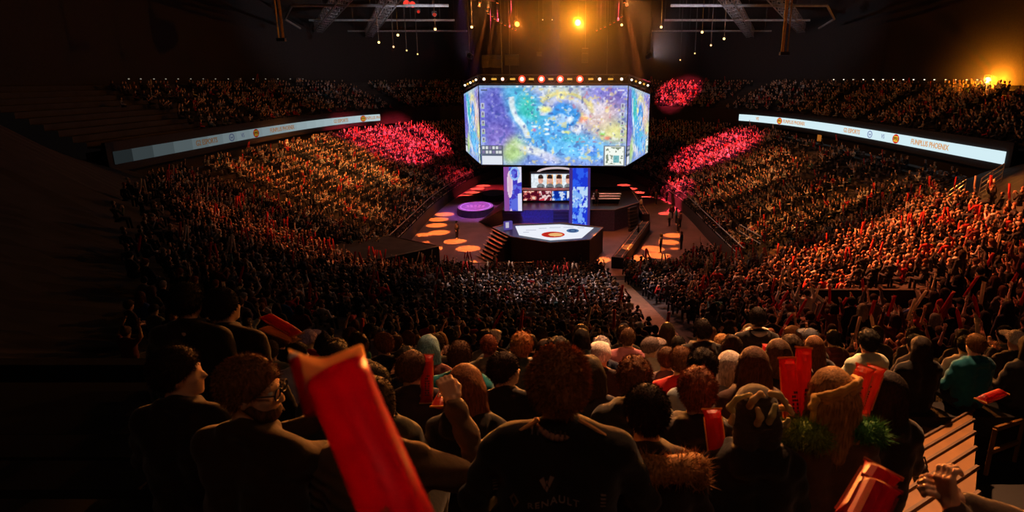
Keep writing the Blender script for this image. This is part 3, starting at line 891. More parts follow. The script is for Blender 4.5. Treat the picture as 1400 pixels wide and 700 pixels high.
# aisle stairs: every step is a piece
M_AISLE = mat('aisle_wood', (0.20, 0.11, 0.07), 0.6, 0.3, 3)
M_AISLE2 = mat('aisle_wood_bright', (0.30, 0.17, 0.08), 0.6, 0.3, 3)
def aisle(pts, w, lab, m_, pitch=.42):
    t = thing('aisle_stairs', lab, 'stairs', (0, 0, 0))
    a = Vector((*pts[0], 0)); b = Vector((*pts[1], 0)); d = b - a; n = int(d.length / pitch); ang = math.atan2(d.y, d.x) - math.pi / 2
    for i in range(n):
        p = a.lerp(b, (i + .5) / n); z = float(h_bowl(p.x, p.y))
        m = MB(); m.box((p.x, p.y, z + .06), (w, pitch * .92, .12), ang); m.build('step', m_, t)
aisle([(4.0, 42.0), (3.75, 19.0)], 1.25, 'straight brown wooden stairway down the bowl toward the stage', M_AISLE)
aisle([(-6.0, 43.0), (-6.9, 20.0)], .9, 'narrow dark stairway down the bowl on the draped block side', M_AISLE)
aisle([(15.6, 43.6), (27.5, 46.2)], 2.2, 'wide amber wooden stairway climbing the stand between two handrails', M_AISLE2, .5)
# vomitory opening in the bowl
vm = thing('entry_tunnel', 'dark rectangular entry opening in the crowded bowl', 'entrance', (10.3, 19.0, float(h_bowl(10.3, 19.0))))
for (x, y, w, d) in ((0, 1.0, 3.6, .15), (-1.8, 0, .15, 2.2), (1.8, 0, .15, 2.2)):
    m = MB(); m.box((x, y, .15), (w, d, 1.1)); m.build('parapet', M_WALL, vm)
m = MB(); m.box((0, 0, .12), (3.5, 1.9, .1)); m.build('pit_shade_slab', M_BLACK, vm)  # black slab stands in for the shade inside the opening
# ------------------------------------------------------------------ roof rig
def truss(a, b, w, lab, group=None, mt=None):
    mt = mt or M_TRUSS
    a = Vector(a); b = Vector(b); d = (b - a).normalized(); sidev = d.cross(Vector((0, 0, 1))).normalized() * w / 2; up = Vector((0, 0, w / 2))
    t = thing('roof_truss', lab, 'truss', (0, 0, 0), 0, group)
    offs = [sidev + up, -sidev + up, -sidev - up, sidev - up]
    for o in offs:
        m = MB(); m.bar(a + o, b + o, .07, 5); m.build('chord', mt, t)
    n = max(3, int((b - a).length / (w * 1.3)))
    for f in range(4):
        m = MB(); o0, o1 = offs[f], offs[(f + 1) % 4]
        for i in range(n):
            p = a.lerp(b, i / n); q = a.lerp(b, (i + 1) / n)
            m.bar(p + (o0 if i % 2 else o1), q + (o1 if i % 2 else o0), .03, 4)
        m.build('lacing', mt, t)
    return t
ZT = 22.0
for sd, nm in ((-1, 'on the amber-lit stand side'), (1, 'on the handrail stand side')):
    truss((sd * 14, 58, ZT + .6), (sd * 33, 112, ZT - .3), 1.1, 'long slanting aluminium roof truss ' + nm + ', inner one')
    truss((sd * 19, 60, ZT + .6), (sd * 37, 100, ZT), 1.1, 'long slanting aluminium roof truss ' + nm + ', outer one')
    for i, (y, x0, x1) in enumerate(((66, 11, 26.5), (82, 13, 31), (100, 14, 33), (122, 14, 34))):
        t = thing('roof_beam', '%s thin roof beam crossing the slanting trusses %s' % (('first', 'second', 'third', 'fourth')[i], nm), 'beam', (0, 0, 0))
        m = MB(); m.bar((sd * x0, y, ZT), (sd * x1, y, ZT), .14, 6); m.build('tube', M_TRUSS, t)
        for k in range(5):
            m = MB(); x = sd * (x0 + (x1 - x0) * (k + .5) / 5); m.bar((x, y, ZT), (x, y, 30.62), .03, 4); m.build('hanger', M_STEEL, t)
    t = thing('roof_beam', 'outer bent roof beam closing the rig ' + nm, 'beam', (0, 0, 0))
    m = MB(); m.bar((sd * 26.5, 66, ZT), (sd * 31.5, 76, ZT - .4), .14, 6); m.bar((sd * 31.5, 76, ZT - .4), (sd * 33, 84, ZT - .8), .12, 6); m.build('tube', M_TRUSS, t)
# hanging tower of cables (amber light put into the cable colour)
for px, y0, y1, z, lab, c in ((1072, -12, 75, 48, 'tall hanging cable tower with painted amber light under the roof', (.5, .25, .08)), (385, 22, 56, 52, 'short hanging pole with painted amber light under the roof', (.5, .28, .06))):
    a = at_depth(px + (2 if px > 700 else 4), y0, z); b = at_depth(px, y1, z)
    t = thing('hanging_tower', lab, 'cable tower', (b.x, b.y, b.z))
    for dx, dy in ((-.22, 0), (.22, 0), (0, .22)):
        m = MB(); m.bar((dx, dy, 0), (dx * .8, dy, a.z - b.z + (6 if px < 700 else 12)), .06, 5); m.build('cable', mat('tower_' + str(px), c, .5), t)
    m = MB(); m.box((0, 0, .1), (.7, .4, .25)); m.build('clamp', M_STEEL, t)
# loudspeakers above the cube
for px, py, z, w, h in ((800, 76, 70, .7, 1.6), (700, 82, 72, 1.6, 1.2), (737, 74, 66, .5, .4), (672, 84, 72, 2.2, 1.4)):
    p = at_depth(px, py, z); t = thing('speaker_cluster', 'dark loudspeaker cluster hung %s over the video cube' % {800: 'slim and tall', 700: 'squat', 737: 'small', 672: 'wide'}[px], 'speaker', p)
    for k in range(3):
        m = MB(); m.box((0, 0, -h / 2 + (k + .5) * h / 3), (w, .6, h / 3 * .9), 0, .1 * k); m.build('cabinet', mat('speaker_grey', (.025, .022, .022), .6), t)
    m = MB(); m.bar((0, 0, h / 2), (0, 0, 30.62 - p.z), .03, 4); m.build('cable', M_STEEL, t)

# ------------------------------------------------------------------ lamps
_lens = {}
def stage_lamp(loc, target, lab, watts=0, col=(1, 1, 1), deg=20, blend=.5, size=.25, lens_strength=6.0, lens_col=None, group=None, hang=True, radius=.15):
    loc = Vector(loc); v = (Vector(target) - loc).normalized()
    t = thing('stage_lamp', lab, 'stage lamp', loc, 0, group)
    R = v.to_track_quat('Z', 'Y').to_matrix()
    m = MB(); m.lathe([(size * .7, -size * 2.2), (size * .95, -size * 1.6), (size * 1.1, -.02), (size * 1.1, 0.0)], 10, (0, 0, 0), R); m.build('housing', M_STEEL, t)
    lc = lens_col or col
    m = MB(); m.lathe([(size * .95, .0), (size * .95, .02)], 12, (0, 0, 0), R)
    key = 'lens_%d_%d_%d_%d' % (int(lc[0] * 99), int(lc[1] * 99), int(lc[2] * 99), int(lens_strength * 10))
    m.build('lens', emis(key, lc, lens_strength), t)
    m = MB(); m.box((0, 0, size * 1.6), (size * 2.6, size * .3, size * .2)); m.box((size * 1.25, 0, size * .7), (size * .15, size * .3, size * 2)); m.box((-size * 1.25, 0, size * .7), (size * .15, size * .3, size * 2)); m.build('yoke', M_STEEL, t)
    if hang:
        m = MB(); m.bar((0, 0, size * 1.6), (0, 0, 30.62 - loc.z), .025, 4); m.build('drop_pipe', M_STEEL, t)
    if watts:
        spot('beam', loc + v * .06, target, watts, col, deg, blend, radius, t)
    return t
AMB = (1.0, 0.42, 0.07); ORG = (1.0, 0.30, 0.06); RED = (1.0, 0.045, 0.09)
# lamps seen in the picture
stage_lamp(at_depth(790, 31, 60), (2.0, 4.5, 13.0), 'brightest amber flood lamp hung above the video cube', 450000, (1.0, .29, .05), 10, 1.0, .30, 14, (1.0, .50, .05))
stage_lamp(at_depth(707, 33, 60), (4, 12, 11), 'orange flood lamp hung beside the brightest amber one', 20000, (1.0, .30, .04), 12, .9, .22, 7, (1.0, .36, .04))
WL = ring_find(1350, 26.8, 1, 14.9)[0]
stage_lamp(WL, (10, 18, 10), 'single amber flood lamp high on the wall over the white ribbon board', 70000, (1.0, .34, .05), 28, .9, .28, 14, (1.0, .50, .05), hang=False)
# made-up fixture case for the added fill behind the camera
_t = thing('added_fill_lamp', 'long dim added fill lamp on the wall behind the top row', 'lamp', (1.5, -1.75, 19.55))
_m = MB(); _m.box((0, -.1, .12), (3.2, .3, .2)); _m.build('case', M_STEEL, _t)
_m = MB(); _m.box((0, -.28, .1), (.3, .2, .12)); _m.build('bracket', M_STEEL, _t)
def haze(center, r, dens, watts, col, lab):  # added haze ball and point light that shape a lamp's glow
    m = MB(); n = 20
    m.lathe([(r * math.sin(math.pi * (i + .02) / 12.04), -r * math.cos(math.pi * (i + .02) / 12.04)) for i in range(13)], n)
    mt = bpy.data.materials.new('added_lamp_haze'); mt.use_nodes = True; nt = mt.node_tree; nt.nodes.clear()
    o = nt.nodes.new('ShaderNodeOutputMaterial'); v = nt.nodes.new('ShaderNodeVolumeScatter'); v.inputs['Color'].default_value = (.9, .9, .9, 1); v.inputs['Density'].default_value = dens
    tc = nt.nodes.new('ShaderNodeTexCoord'); ln = nt.nodes.new('ShaderNodeVectorMath'); ln.operation = 'LENGTH'; nt.links.new(tc.outputs['Object'], ln.inputs[0])
    mr = nt.nodes.new('ShaderNodeMapRange'); mr.inputs['From Min'].default_value = 0; mr.inputs['From Max'].default_value = r * .98; mr.inputs['To Min'].default_value = 1; mr.inputs['To Max'].default_value = 0
    nt.links.new(ln.outputs['Value'], mr.inputs['Value'])
    pw = nt.nodes.new('ShaderNodeMath'); pw.operation = 'POWER'; pw.inputs[1].default_value = 2.0; nt.links.new(mr.outputs['Result'], pw.inputs[0])
    mu = nt.nodes.new('ShaderNodeMath'); mu.operation = 'MULTIPLY'; mu.inputs[1].default_value = dens; nt.links.new(pw.outputs[0], mu.inputs[0]); nt.links.new(mu.outputs[0], v.inputs['Density'])
    nt.links.new(v.outputs[0], o.inputs['Volume'])
    h = m.build('haze', mt, None, False, center); tag(h, lab, 'haze', None, 'stuff')  # added haze ball, there only to shape the lamp's glow
    d = bpy.data.lights.new('added_glow_light', 'POINT'); d.energy = watts; d.color = col; d.shadow_soft_size = .05
    lo = bpy.data.objects.new('added_glow_light', d); COL.objects.link(lo); lo.parent = h; lo.location = (0, -.75, 0)
haze(at_depth(790, 31, 60), 13.0, .022, 5000, (1.0, .30, .01), 'added haze ball shaped as the glow around the brightest amber lamp')
haze(at_depth(707, 33, 60), 4.0, .03, 600, (1.0, .2, .01), 'small added haze ball shaped as the glow around the orange flood lamp')
haze(WL, 7.0, .035, 3200, (1.0, .26, .01), 'added haze ball shaped as the glow of the lamp over the ribbon board')
small = [(595, 40), (645, 37), (850, 34), (904, 37), (960, 44), (990, 53), (972, 62), (950, 73), (930, 82), (544, 48), (538, 64), (518, 58), (556, 69), (571, 74)]
for i, (px, py) in enumerate(small):
    z = 58 + 20 * max(0, (py - 45) / 40)
    stage_lamp(at_depth(px, py, z), (0, 5, 13), 'small warm lamp in the string hung under the roof rig', 0, AMB, 20, .5, .12 if py < 60 else .09, 3.5 if py < 66 else 1.6, (1.0, .58, .2), 'small lamps strung under the roof rig')
for px, py in ((742, 27), (755, 27)):
    stage_lamp(at_depth(px, py, 62), (0, 5, 13), 'tiny dim lamp between the two brightest flood lamps', 0, AMB, 20, .5, .06, 1.2, (1.0, .7, .4), 'tiny lamps between the flood lamps')
# rows of small white wall lights at the back of the upper tier
for i in range(15):
    px = 1140 + 13.2 * i + .12 * i * i * .5
    p, tt = ring_find(px, 27.55, 1, 14.92)
    t = thing('wall_light', 'tiny white wall light at the back of the upper tier above the bright ribbon', 'wall light', p, 0, 'wall lights above the bright ribbon board')
    m = MB(); m.lathe([(.05, -.05), (.10, 0), (.05, .06)], 8); m.build('bulb', emis('wall_bulb', (1, .82, .6), 1.6), t)
    m = MB(); m.box((.12, 0, 0), (.2, .1, .1)); m.build('bracket', M_STEEL, t)
for i in range(15):
    p, tt = ring_find(176 + 17 * i, 27.55, -1, 15.0)
    t = thing('wall_light', 'tiny faint wall light at the back of the upper tier above the dim ribbon', 'wall light', p, 0, 'wall lights above the dim ribbon board')
    m = MB(); m.lathe([(.05, -.05), (.09, 0), (.05, .06)], 8); m.build('bulb', emis('wall_bulb_faint', (.9, .8, .6), .25), t)
    m = MB(); m.box((-.12, 0, 0), (.2, .1, .1)); m.build('bracket', M_STEEL, t)
# red lamp cluster at the truss
for px, py, s in ((556, 5, .35), (564, 6, .3), (572, 16, .15), (594, 20, .18)):
    stage_lamp(at_depth(px, py, 62), (-10, 20, 8), 'red lamp in the cluster on the slanting truss', 0, RED, 20, .5, s, 1.2 if s > .2 else .4, (1.0, .05, .03), 'red lamps on the slanting truss')

# lamps lighting the stands (hung out of sight high in the roof)
def wash(loc, tgt, watts, col, deg, lab, blend=.7):
    stage_lamp(loc, tgt, lab, watts, col, deg, blend, .25, 1.0, col)
def ringp(d, t, sd, up=True):
    x, y = ring_at(d, t, sd); return (x, y, (h_upper(d) if d > 18.2 else h_lower(d)) + 1)
wash((-3, 74, 26), ringp(11, .50, -1), 300000, RED, 27, 'red wash lamp over the red end of the amber-lit stand')
wash((-3, 84, 26), ringp(11, .66, -1), 260000, RED, 24, 'red wash lamp over the farthest seats of the amber-lit stand')
wash((3, 74, 26), ringp(8, .50, 1), 280000, RED, 27, 'red wash lamp over the red end of the handrail stand')
wash((3, 86, 26), ringp(21.5, .835, 1), 220000, RED, 16, 'red wash lamp over the far upper tier corner')
wash((-4, 60, 25), ringp(10, .30, -1), 85000, (1, .33, .07), 34, 'amber wash lamp over the middle of the amber-lit stand')
wash((-4, 52, 25), ringp(8, .14, -1), 42000, (1, .27, .05), 34, 'dim amber wash lamp over the near part of the amber-lit stand')
wash((-3, 40, 25), (-15, 34, 5), 14000, (1, .2, .05), 36, 'dim orange wash lamp over the dark bowl corner')
wash((4, 60, 25), ringp(7, .28, 1), 48000, (1, .30, .07), 30, 'amber wash lamp over the middle of the handrail stand')
wash((4, 48, 25), ringp(6, .05, 1), 32000, (1, .30, .06), 38, 'amber wash lamp over the wide wooden stairway')
wash((4, 34, 25), (15, 24, 8.5), 68000, (1, .19, .045), 44, 'orange wash lamp over the cheering bowl corner')
wash((6, 30, 25), (22, 31, 9.5), 42000, (1, .22, .05), 36, 'orange wash lamp over the upper edge of the bowl corner')
wash((2, 40, 24), (7, 24, 6), 12000, (1, .26, .14), 36, 'weak orange wash lamp over the bowl by the wooden stairway')
wash((6, 30, 25), (8.5, 14.5, 9), 22000, (1, .20, .07), 24, 'orange-red wash lamp over the bowl just under the parapet')
wash((-1, 36, 24), (0, 31, 4), 17000, (1, .62, .55), 42, 'weak pinkish wash lamp over the middle of the bowl')
wash((3, 13, 23), (2.0, 5.2, 12.4), 20000, (1, .42, .17), 34, 'amber wash lamp above the seats in front of the parapet', .9)
wash((-9, 60, 23), (-9.5, 71, 0), 45000, (.35, .12, 1.0), 24, 'violet wash lamp over the round platform')
wash((0, 50, 24), (-1, 61.9, 1.0), 90000, (.04, .10, 1.0), 20, 'blue wash lamp over the main stage front')
wash((1, 52, 25), (1, 58, 0), 14000, (1, .18, .12), 80, 'dull red wash lamp over the arena floor')
wash((8, 76, 24), (12.8, 76, 0), 260000, RED, 24, 'red wash lamp over the people by the floor edge')
wash((-8, 80, 24), (-11, 84, 0), 40000, RED, 34, 'red wash lamp over the far floor corner')
wash((-8, 58, 17), (-24, 84, 24.5), 9000, (.85, .9, 1.0), 50, 'added cool fill lamp grazing the slanting trusses on the amber-lit stand side')  # this and the next: unseen fill lamps added to make the trusses show
wash((8, 58, 17), (24, 84, 24.5), 9000, (.9, .88, 1.0), 50, 'added cool fill lamp grazing the slanting trusses on the handrail stand side')
# pools of light on the floor
pool_l = [(590, 340, 1.5), (640, 340, 1.7), (622, 330, 1.6), (600, 318, 1.6), (579, 321, 1.2), (597, 308, 1.6), (600, 300, 1.6), (608, 293, 1.6), (613, 286, 1.6), (620, 280, 1.6), (628, 274, 1.5), (637, 268, 1.5), (646, 263, 1.5), (653, 258, 1.5), (661, 254, 1.5), (582, 331, .6), (645, 358, .8), (704, 368, 1.0)]
pool_r = [(868, 353, 1.7), (900, 349, 1.6), (893, 340, 1.6), (914, 331, 1.5), (921, 322, 1.5), (822, 355, 1.3), (912, 361, .7), (785, 371, .8), (922, 340, .6), (903, 283, 1.4), (893, 276, 1.4), (884, 270, 1.4), (872, 263, 1.4), (862, 258, 1.4), (853, 253, 1.4), (910, 292, 1.3)]
for lst, sd in ((pool_l, -1), (pool_r, 1)):
    for px, py, r in lst:
        g = at_height(px, py, 0)
        src = (g.x * .55, g.y + 1.5, 21.5)
        dist = (Vector(src) - g).length
        far = py < 295 and (sd > 0) or py < 272
        c = (1.0, .10, .07) if far else (1.0, .21, .035)
        stage_lamp(src, g, 'narrow beam lamp dropping a pool of light on the arena floor', 180000 if r > 1 else 110000, c, 2 * math.degrees(math.atan(r * .70 / dist)), .25, .12, 1.0, c, 'beam lamps over the floor pools', radius=.05)
# ------------------------------------------------------------------ the far crowd: small low-poly spectators, one mesh a sector
def tube(pts, rad, n, parts, part, V, F, C, flat=1.0, front=None):
    """append a tube along pts (list of xyz) with radii to lists; C gets the part id of each vertex"""
    base = len(V); m = len(pts)
    P = [Vector(p) for p in pts]
    for k in range(m):
        d = (P[min(k + 1, m - 1)] - P[max(k - 1, 0)]).normalized()
        q = d.to_track_quat('Z', 'Y')
        ax = q @ Vector((1, 0, 0)); ay = q @ Vector((0, 1, 0))
        for i in range(n):
            t = 2 * math.pi * (i + .5) / n
            o = ax * (rad[k] * math.cos(t)) + ay * (rad[k] * math.sin(t))
            o.y *= flat
            V.append(tuple(P[k] + o)); C.append(part if front is None else front(P[k] + o))
    for k in range(m - 1):
        for i in range(n):
            a = base + k * n + i; b = base + k * n + (i + 1) % n
            F.append((a, b, b + n)); F.append((a, b + n, a + n))
    for i in range(1, n - 1):
        F.append((base, base + i + 1, base + i)); e = base + (m - 1) * n; F.append((e, e + i, e + i + 1))

# part ids: 0 skin 1 hair 2 top 3 trousers 4 stick
def crowd_template(pose, detail):
    V, F, C = [], [], []
    n = 6 if detail > 1 else 5
    tube([(0, 0, .42), (0, 0, .62), (0, -.01, .90), (0, 0, .98)], [.17, .17, .21, .10], n, None, 2, V, F, C, .62)
    hf = lambda p: 1 if (p.y < .03 or p.z > 1.21) else 0
    if detail > 0:
        tube([(0, .02, 1.0), (0, .03, 1.08), (0, .02, 1.19), (0, .01, 1.28)], [.06, .085, .10, .05], n, None, 1, V, F, C, 1.0, hf)
    else:
        tube([(0, .02, 1.0), (0, .02, 1.13), (0, .02, 1.27)], [.05, .105, .05], 4, None, 1, V, F, C, 1.0, hf)
    an = 4 if detail > 1 else 3
    def arm(s, E, W, H):
        if detail > 0:
            tube([(s * .19, 0, .92), E, W], [.065, .052, .04], an, None, 2, V, F, C)
            tube([W, H], [.042, .038], an, None, 0, V, F, C)
        else:
            tube([(s * .19, 0, .92), E, H], [.06, .05, .04], 3, None, 2 if abs(H[2] - .6) < .2 else 0, V, F, C)
    up = lambda s, j: arm(s, (s * .30, .10, 1.05 + .08 * j), (s * (.22 - .05 * j), .16, 1.30), (s * (.20 - .06 * j), .17, 1.44))
    lap = lambda s: arm(s, (s * .26, .04, .66), (s * .14, .26, .58), (s * .10, .36, .58))
    clap = lambda s: arm(s, (s * .27, .10, .70), (s * .10, .30, .92), (s * .02, .34, 1.02))
    if pose == 'lap': lap(1); lap(-1)
    elif pose == 'clap': clap(1); clap(-1)
    elif pose == 'up': up(1, 0); up(-1, 1)
    elif pose == 'one': up(1, 1); lap(-1)
    elif pose == 'stick':
        up(1, 0); clap(-1)
        tube([(.19, .18, 1.38), (.26, .24, 1.95)], [.045, .045], 4 if detail else 3, None, 4, V, F, C)
    elif pose == 'sticks2':
        up(1, 0); up(-1, 0)
        tube([(.19, .18, 1.38), (.05, .26, 1.92)], [.045, .045], 4 if detail else 3, None, 4, V, F, C)
        tube([(-.19, .18, 1.38), (-.10, .26, 1.95)], [.045, .045], 4 if detail else 3, None, 4, V, F, C)
    if detail > 0:
        for s in (-1, 1):
            tube([(s * .09, .0, .50), (s * .11, .44, .50), (s * .11, .46, .06)], [.085, .07, .05], 3, None, 3, V, F, C)
    else:
        tube([(0, 0, .47), (0, .42, .47)], [.15, .12], 4, None, 3, V, F, C, 1.0)
    return np.array(V, np.float32), np.array(F, np.int32), np.array(C, np.int32)
POSES = ['lap', 'clap', 'up', 'one', 'stick', 'sticks2']
TPL = {(p, d): crowd_template(p, d) for p in POSES for d in (0, 1, 2)}
SKINS = np.array([(.62, .40, .28), (.70, .47, .34), (.52, .32, .21), (.34, .19, .12), (.66, .44, .32), (.58, .36, .25)])
HAIRS = np.array([(.02, .014, .01), (.05, .028, .015), (.10, .05, .02), (.03, .02, .015), (.24, .14, .06), (.16, .06, .02), (.25, .24, .23)])
TOPS = np.array([(.018, .018, .02), (.03, .03, .035), (.05, .05, .06), (.02, .025, .05), (.10, .10, .11), (.45, .45, .46), (.28, .28, .30), (.35, .03, .03), (.10, .03, .03), (.06, .07, .03), (.03, .10, .12), (.18, .14, .10)])
TOPW = np.array([.22, .14, .12, .1, .09, .08, .07, .06, .05, .03, .02, .02]); TOPW = TOPW / TOPW.sum()
def build_crowd(name, label, P, yaw, poses_w, detail, bright=1.0, stand=.0, topw=TOPW):
    """P (n,3) feet positions; yaw facing; one joined mesh"""
    n = len(P)
    if n == 0: return None
    pick = RNG.choice(len(POSES), n, p=np.array(poses_w) / sum(poses_w))
    Vs, Fs, Cs = [], [], []; off = 0
    for pi in range(len(POSES)):
        idx = np.where(pick == pi)[0]
        if len(idx) == 0: continue
        V, F, C = TPL[(POSES[pi], detail)]
        k = len(idx)
        sc = RNG.uniform(.92, 1.07, k); lift = np.where(RNG.random(k) < stand, RNG.uniform(.3, .45, k), 0.0)
        a = yaw[idx] + RNG.normal(0, .22, k); ca, sa = np.cos(a), np.sin(a)
        L = V[None] * sc[:, None, None]
        lean = RNG.normal(0, .05, k)
        L = L.copy(); L[..., 0] += L[..., 2] * lean[:, None]; L[..., 1] += L[..., 2] * RNG.normal(0.02, .05, k)[:, None]
        X = L[..., 0] * ca[:, None] - L[..., 1] * sa[:, None] + P[idx, 0:1]
        Y = L[..., 0] * sa[:, None] + L[..., 1] * ca[:, None] + P[idx, 1:2]
        Z = L[..., 2] + P[idx, 2:3] + lift[:, None]
        Vs.append(np.stack([X, Y, Z], -1).reshape(-1, 3))
        Fs.append((F[None] + (np.arange(k) * len(V))[:, None, None]).reshape(-1, 3) + off); off += k * len(V)
        pal = np.zeros((k, 5, 3))
        pal[:, 0] = SKINS[RNG.integers(0, len(SKINS), k)]; pal[:, 1] = HAIRS[RNG.integers(0, len(HAIRS), k)]
        pal[:, 2] = TOPS[RNG.choice(len(TOPS), k, p=topw)] * RNG.uniform(.8, 1.25, (k, 1)); pal[:, 3] = np.array([.02, .022, .03]) * RNG.uniform(.6, 1.6, (k, 1))
        pal[:, 4] = np.where(RNG.random((k, 1)) < .75, np.array([[.50, .04, .03]]), np.array([[.50, .40, .30]]))
        Cs.append((pal[:, C] * bright).reshape(-1, 3))
    V = np.concatenate(Vs); F = np.concatenate(Fs); Cc = np.concatenate(Cs)
    me = bpy.data.meshes.new(name)
    me.vertices.add(len(V)); me.vertices.foreach_set('co', V.astype(np.float32).ravel())
    me.loops.add(len(F) * 3); me.loops.foreach_set('vertex_index', F.astype(np.int32).ravel())
    me.polygons.add(len(F)); me.polygons.foreach_set('loop_start', np.arange(0, len(F) * 3, 3, dtype=np.int32))
    me.update(calc_edges=True)
    at = me.color_attributes.new('col', 'FLOAT_COLOR', 'POINT')
    rgba = np.ones((len(V), 4), np.float32); rgba[:, :3] = np.clip(Cc, 0, 1); at.data.foreach_set('color', rgba.ravel())
    o = link_mesh(name, me, M_CROWD)
    return tag(o, label, 'crowd', None, 'stuff')

def seat_points(side, d0, rows, hf, t0, t1, keep, gaps=()):
    out, yaw = [], []
    for r in range(rows):
        d = d0 + r * ROWD + .35
        ts = np.linspace(t0, t1, 900)
        pp = np.array([ring_at(d, t, side) for t in ts]); L = np.concatenate([[0], np.cumsum(np.hypot(*np.diff(pp, axis=0).T))])
        s = np.arange(.3, L[-1], .56) + RNG.normal(0, .05, len(np.arange(.3, L[-1], .56)))
        x = np.interp(s, L, pp[:, 0]); y = np.interp(s, L, pp[:, 1]); tt = np.interp(s, L, ts)
        k = RNG.random(len(s)) < keep(d, tt)
        for g in gaps: k &= np.abs(tt - g) > .0125
        z = hf(d0 + r * ROWD)
        out.append(np.stack([x[k], y[k], np.full(k.sum(), z)], 1))
        # face the inner ring: direction from outer to inner at that t
        ii = np.array([ring_at(0, t, side) for t in tt[k]]).reshape(-1, 2)
        dirx = ii[:, 0] - x[k]; diry = ii[:, 1] - y[k]
        dirx += (0 - x[k]) * .4; diry += (66 - y[k]) * .4
        yaw.append(np.arctan2(diry, dirx) - math.pi / 2)
    return np.concatenate(out), np.concatenate(yaw)
GAPS_L = (.085, .17, .26, .35, .45, .56, .68); GAPS_R = (.10, .20, .31, .42, .54, .66)
P, yw = seat_points(-1, 0, 19, h_lower, 0.0, .86, lambda d, t: .96, GAPS_L)
build_crowd('seated_crowd', 'packed cheering crowd on the amber-lit lower stand', P, yw, [5, 5, 1.2, 1.2, .3, .2], 1, 1.35)
def keep_r(d, t):
    e = np.full_like(t, .95)
    e = np.where((t < .30) & (d > 9), .45, e); e = np.where((t < .42) & (d > 13), .40, e)
    return e
P, yw = seat_points(1, 0, 19, h_lower, 0.03, .86, keep_r, GAPS_R)
build_crowd('seated_crowd', 'crowd with gaps of empty seats on the lower stand over the camera track', P, yw, [6, 4, 1, 1, .3, .2], 1, 1.35)
for sd, nm in ((-1, 'above the dim ribbon board'), (1, 'above the bright ribbon board')):
    P, yw = seat_points(sd, 18.4, 9, h_upper, .13 if sd < 0 else 0.0, .93, (lambda d, t: np.clip((t - .12) * 5, 0, .85)) if sd < 0 else (lambda d, t: .85), (.15, .3, .45, .6, .75))
    build_crowd('seated_crowd', 'shadowed crowd in the upper tier ' + nm, P, yw, [6, 2, .5, .5, .1, .1], 0, 1.2)
# empty seats on the handrail stand: seat shells in rows
mb = MB()
for r in range(8, 19):
    d = r * ROWD + .45; z = h_lower(r * ROWD)
    for t in np.arange(.012, .40, .0085):
        if RNG.random() < .55 and min(abs(t - g) for g in GAPS_R) > .01:
            x, y = ring_at(d, t, 1); mb.box((x, y, z + .45), (.08, .44, .5)); mb.box((x - .22, y, z + .42), (.38, .44, .06))
o = mb.build('seat_rows', mat('seat_plastic', (.07, .05, .05), .5)); tag(o, 'rows of empty dark plastic seats on the stand over the camera track', 'seats', None, 'stuff')

# bowl crowd (our end): jittered curved rows; the nearest visible ones become individuals below
BOWL = []
row = 0
for Yr in np.arange(10.2, 46.6, .85):
    row += 1
    xs = np.arange(-31, 31, .56) + (row % 2) * .28
    xs = xs + RNG.normal(0, .05, len(xs)); ys = Yr + .006 * xs ** 2 + RNG.normal(0, .05, len(xs))
    for x, y in zip(xs, ys):
        if y > 46.4: continue
        if abs(x - (3.75 + (y - 19) * .011)) < .8 or abs(x + 6.0 + (43 - y) * .039) < .62: continue           # the two stairways
        if abs(x - 10.3) < 2.2 and abs(y - 19.0) < 1.5: continue                        # entry tunnel
        if x > 14 and abs(y - (43.6 + (x - 15.6) * .218)) < 1.5: continue               # wide stairway
        if -20 < x < -9 and y > 40.0 and y > 47.5 + (x + 9.5) * .75 - 3.5: continue     # draped block
        if 12.2 < x < 16 and y > 40: continue
        if x < -9.0 and y > 44.0 and x > -20: continue
        if abs(x) > 32.0: continue
        px, py, dz = project((x, y, float(h_bowl(x, y)) + 1.1))
        if px < 135 or px > 1480: continue
        if (px > 1255 and py < 262) or (px < 330 and py < 250 - (px - 150) * .1): continue
        if RNG.random() < .05 or RNG.random() > (px - 120) / 190: continue
        BOWL.append((x, y, float(h_bowl(x, y)), px, py, dz))
BOWL = np.array(BOWL)
vis = (BOWL[:, 4] < 462 + np.where(BOWL[:, 3] > 960, 14, 0)) & (BOWL[:, 3] > 150) & (BOWL[:, 3] < 1420)
order = np.argsort(BOWL[:, 5] + np.where(vis, 0, 1e4))
N_BOWL_IND = 165
BOWL_IND = BOWL[order[:N_BOWL_IND]]
rest = BOWL[order[N_BOWL_IND:]]
def bowl_yaw(B):
    return np.arctan2(66 - B[:, 1], 0 - B[:, 0]) - math.pi / 2
lefts = rest[:, 0] < -7.3; mids = (~lefts) & (rest[:, 0] < 4.0); rights = rest[:, 0] >= 4.0
build_crowd('seated_crowd', 'dim crowd in the bowl between narrow stairway and amber-lit stand', rest[lefts][:, :3], bowl_yaw(rest[lefts]), [5, 4, 1.2, 1.4, .5, .4], 2, 1.2, .1)
TW2 = TOPW.copy(); TW2[5] += .06; TW2[6] += .05; TW2 /= TW2.sum()
build_crowd('seated_crowd', 'quiet seated crowd between the two stairways of the bowl', rest[mids][:, :3], bowl_yaw(rest[mids]), [8, 2, .6, .6, .3, .2], 2, 1.0, .0, TW2)
TW3 = TOPW.copy(); TW3[7] += .10; TW3[5] += .04; TW3 /= TW3.sum()
build_crowd('seated_crowd', 'cheering crowd with raised arms in the bowl beyond the brown stairway', rest[rights][:, :3], bowl_yaw(rest[rights]), [5, 5, 2.2, 1.8, .7, .5], 2, 1.3, .25, TW3)

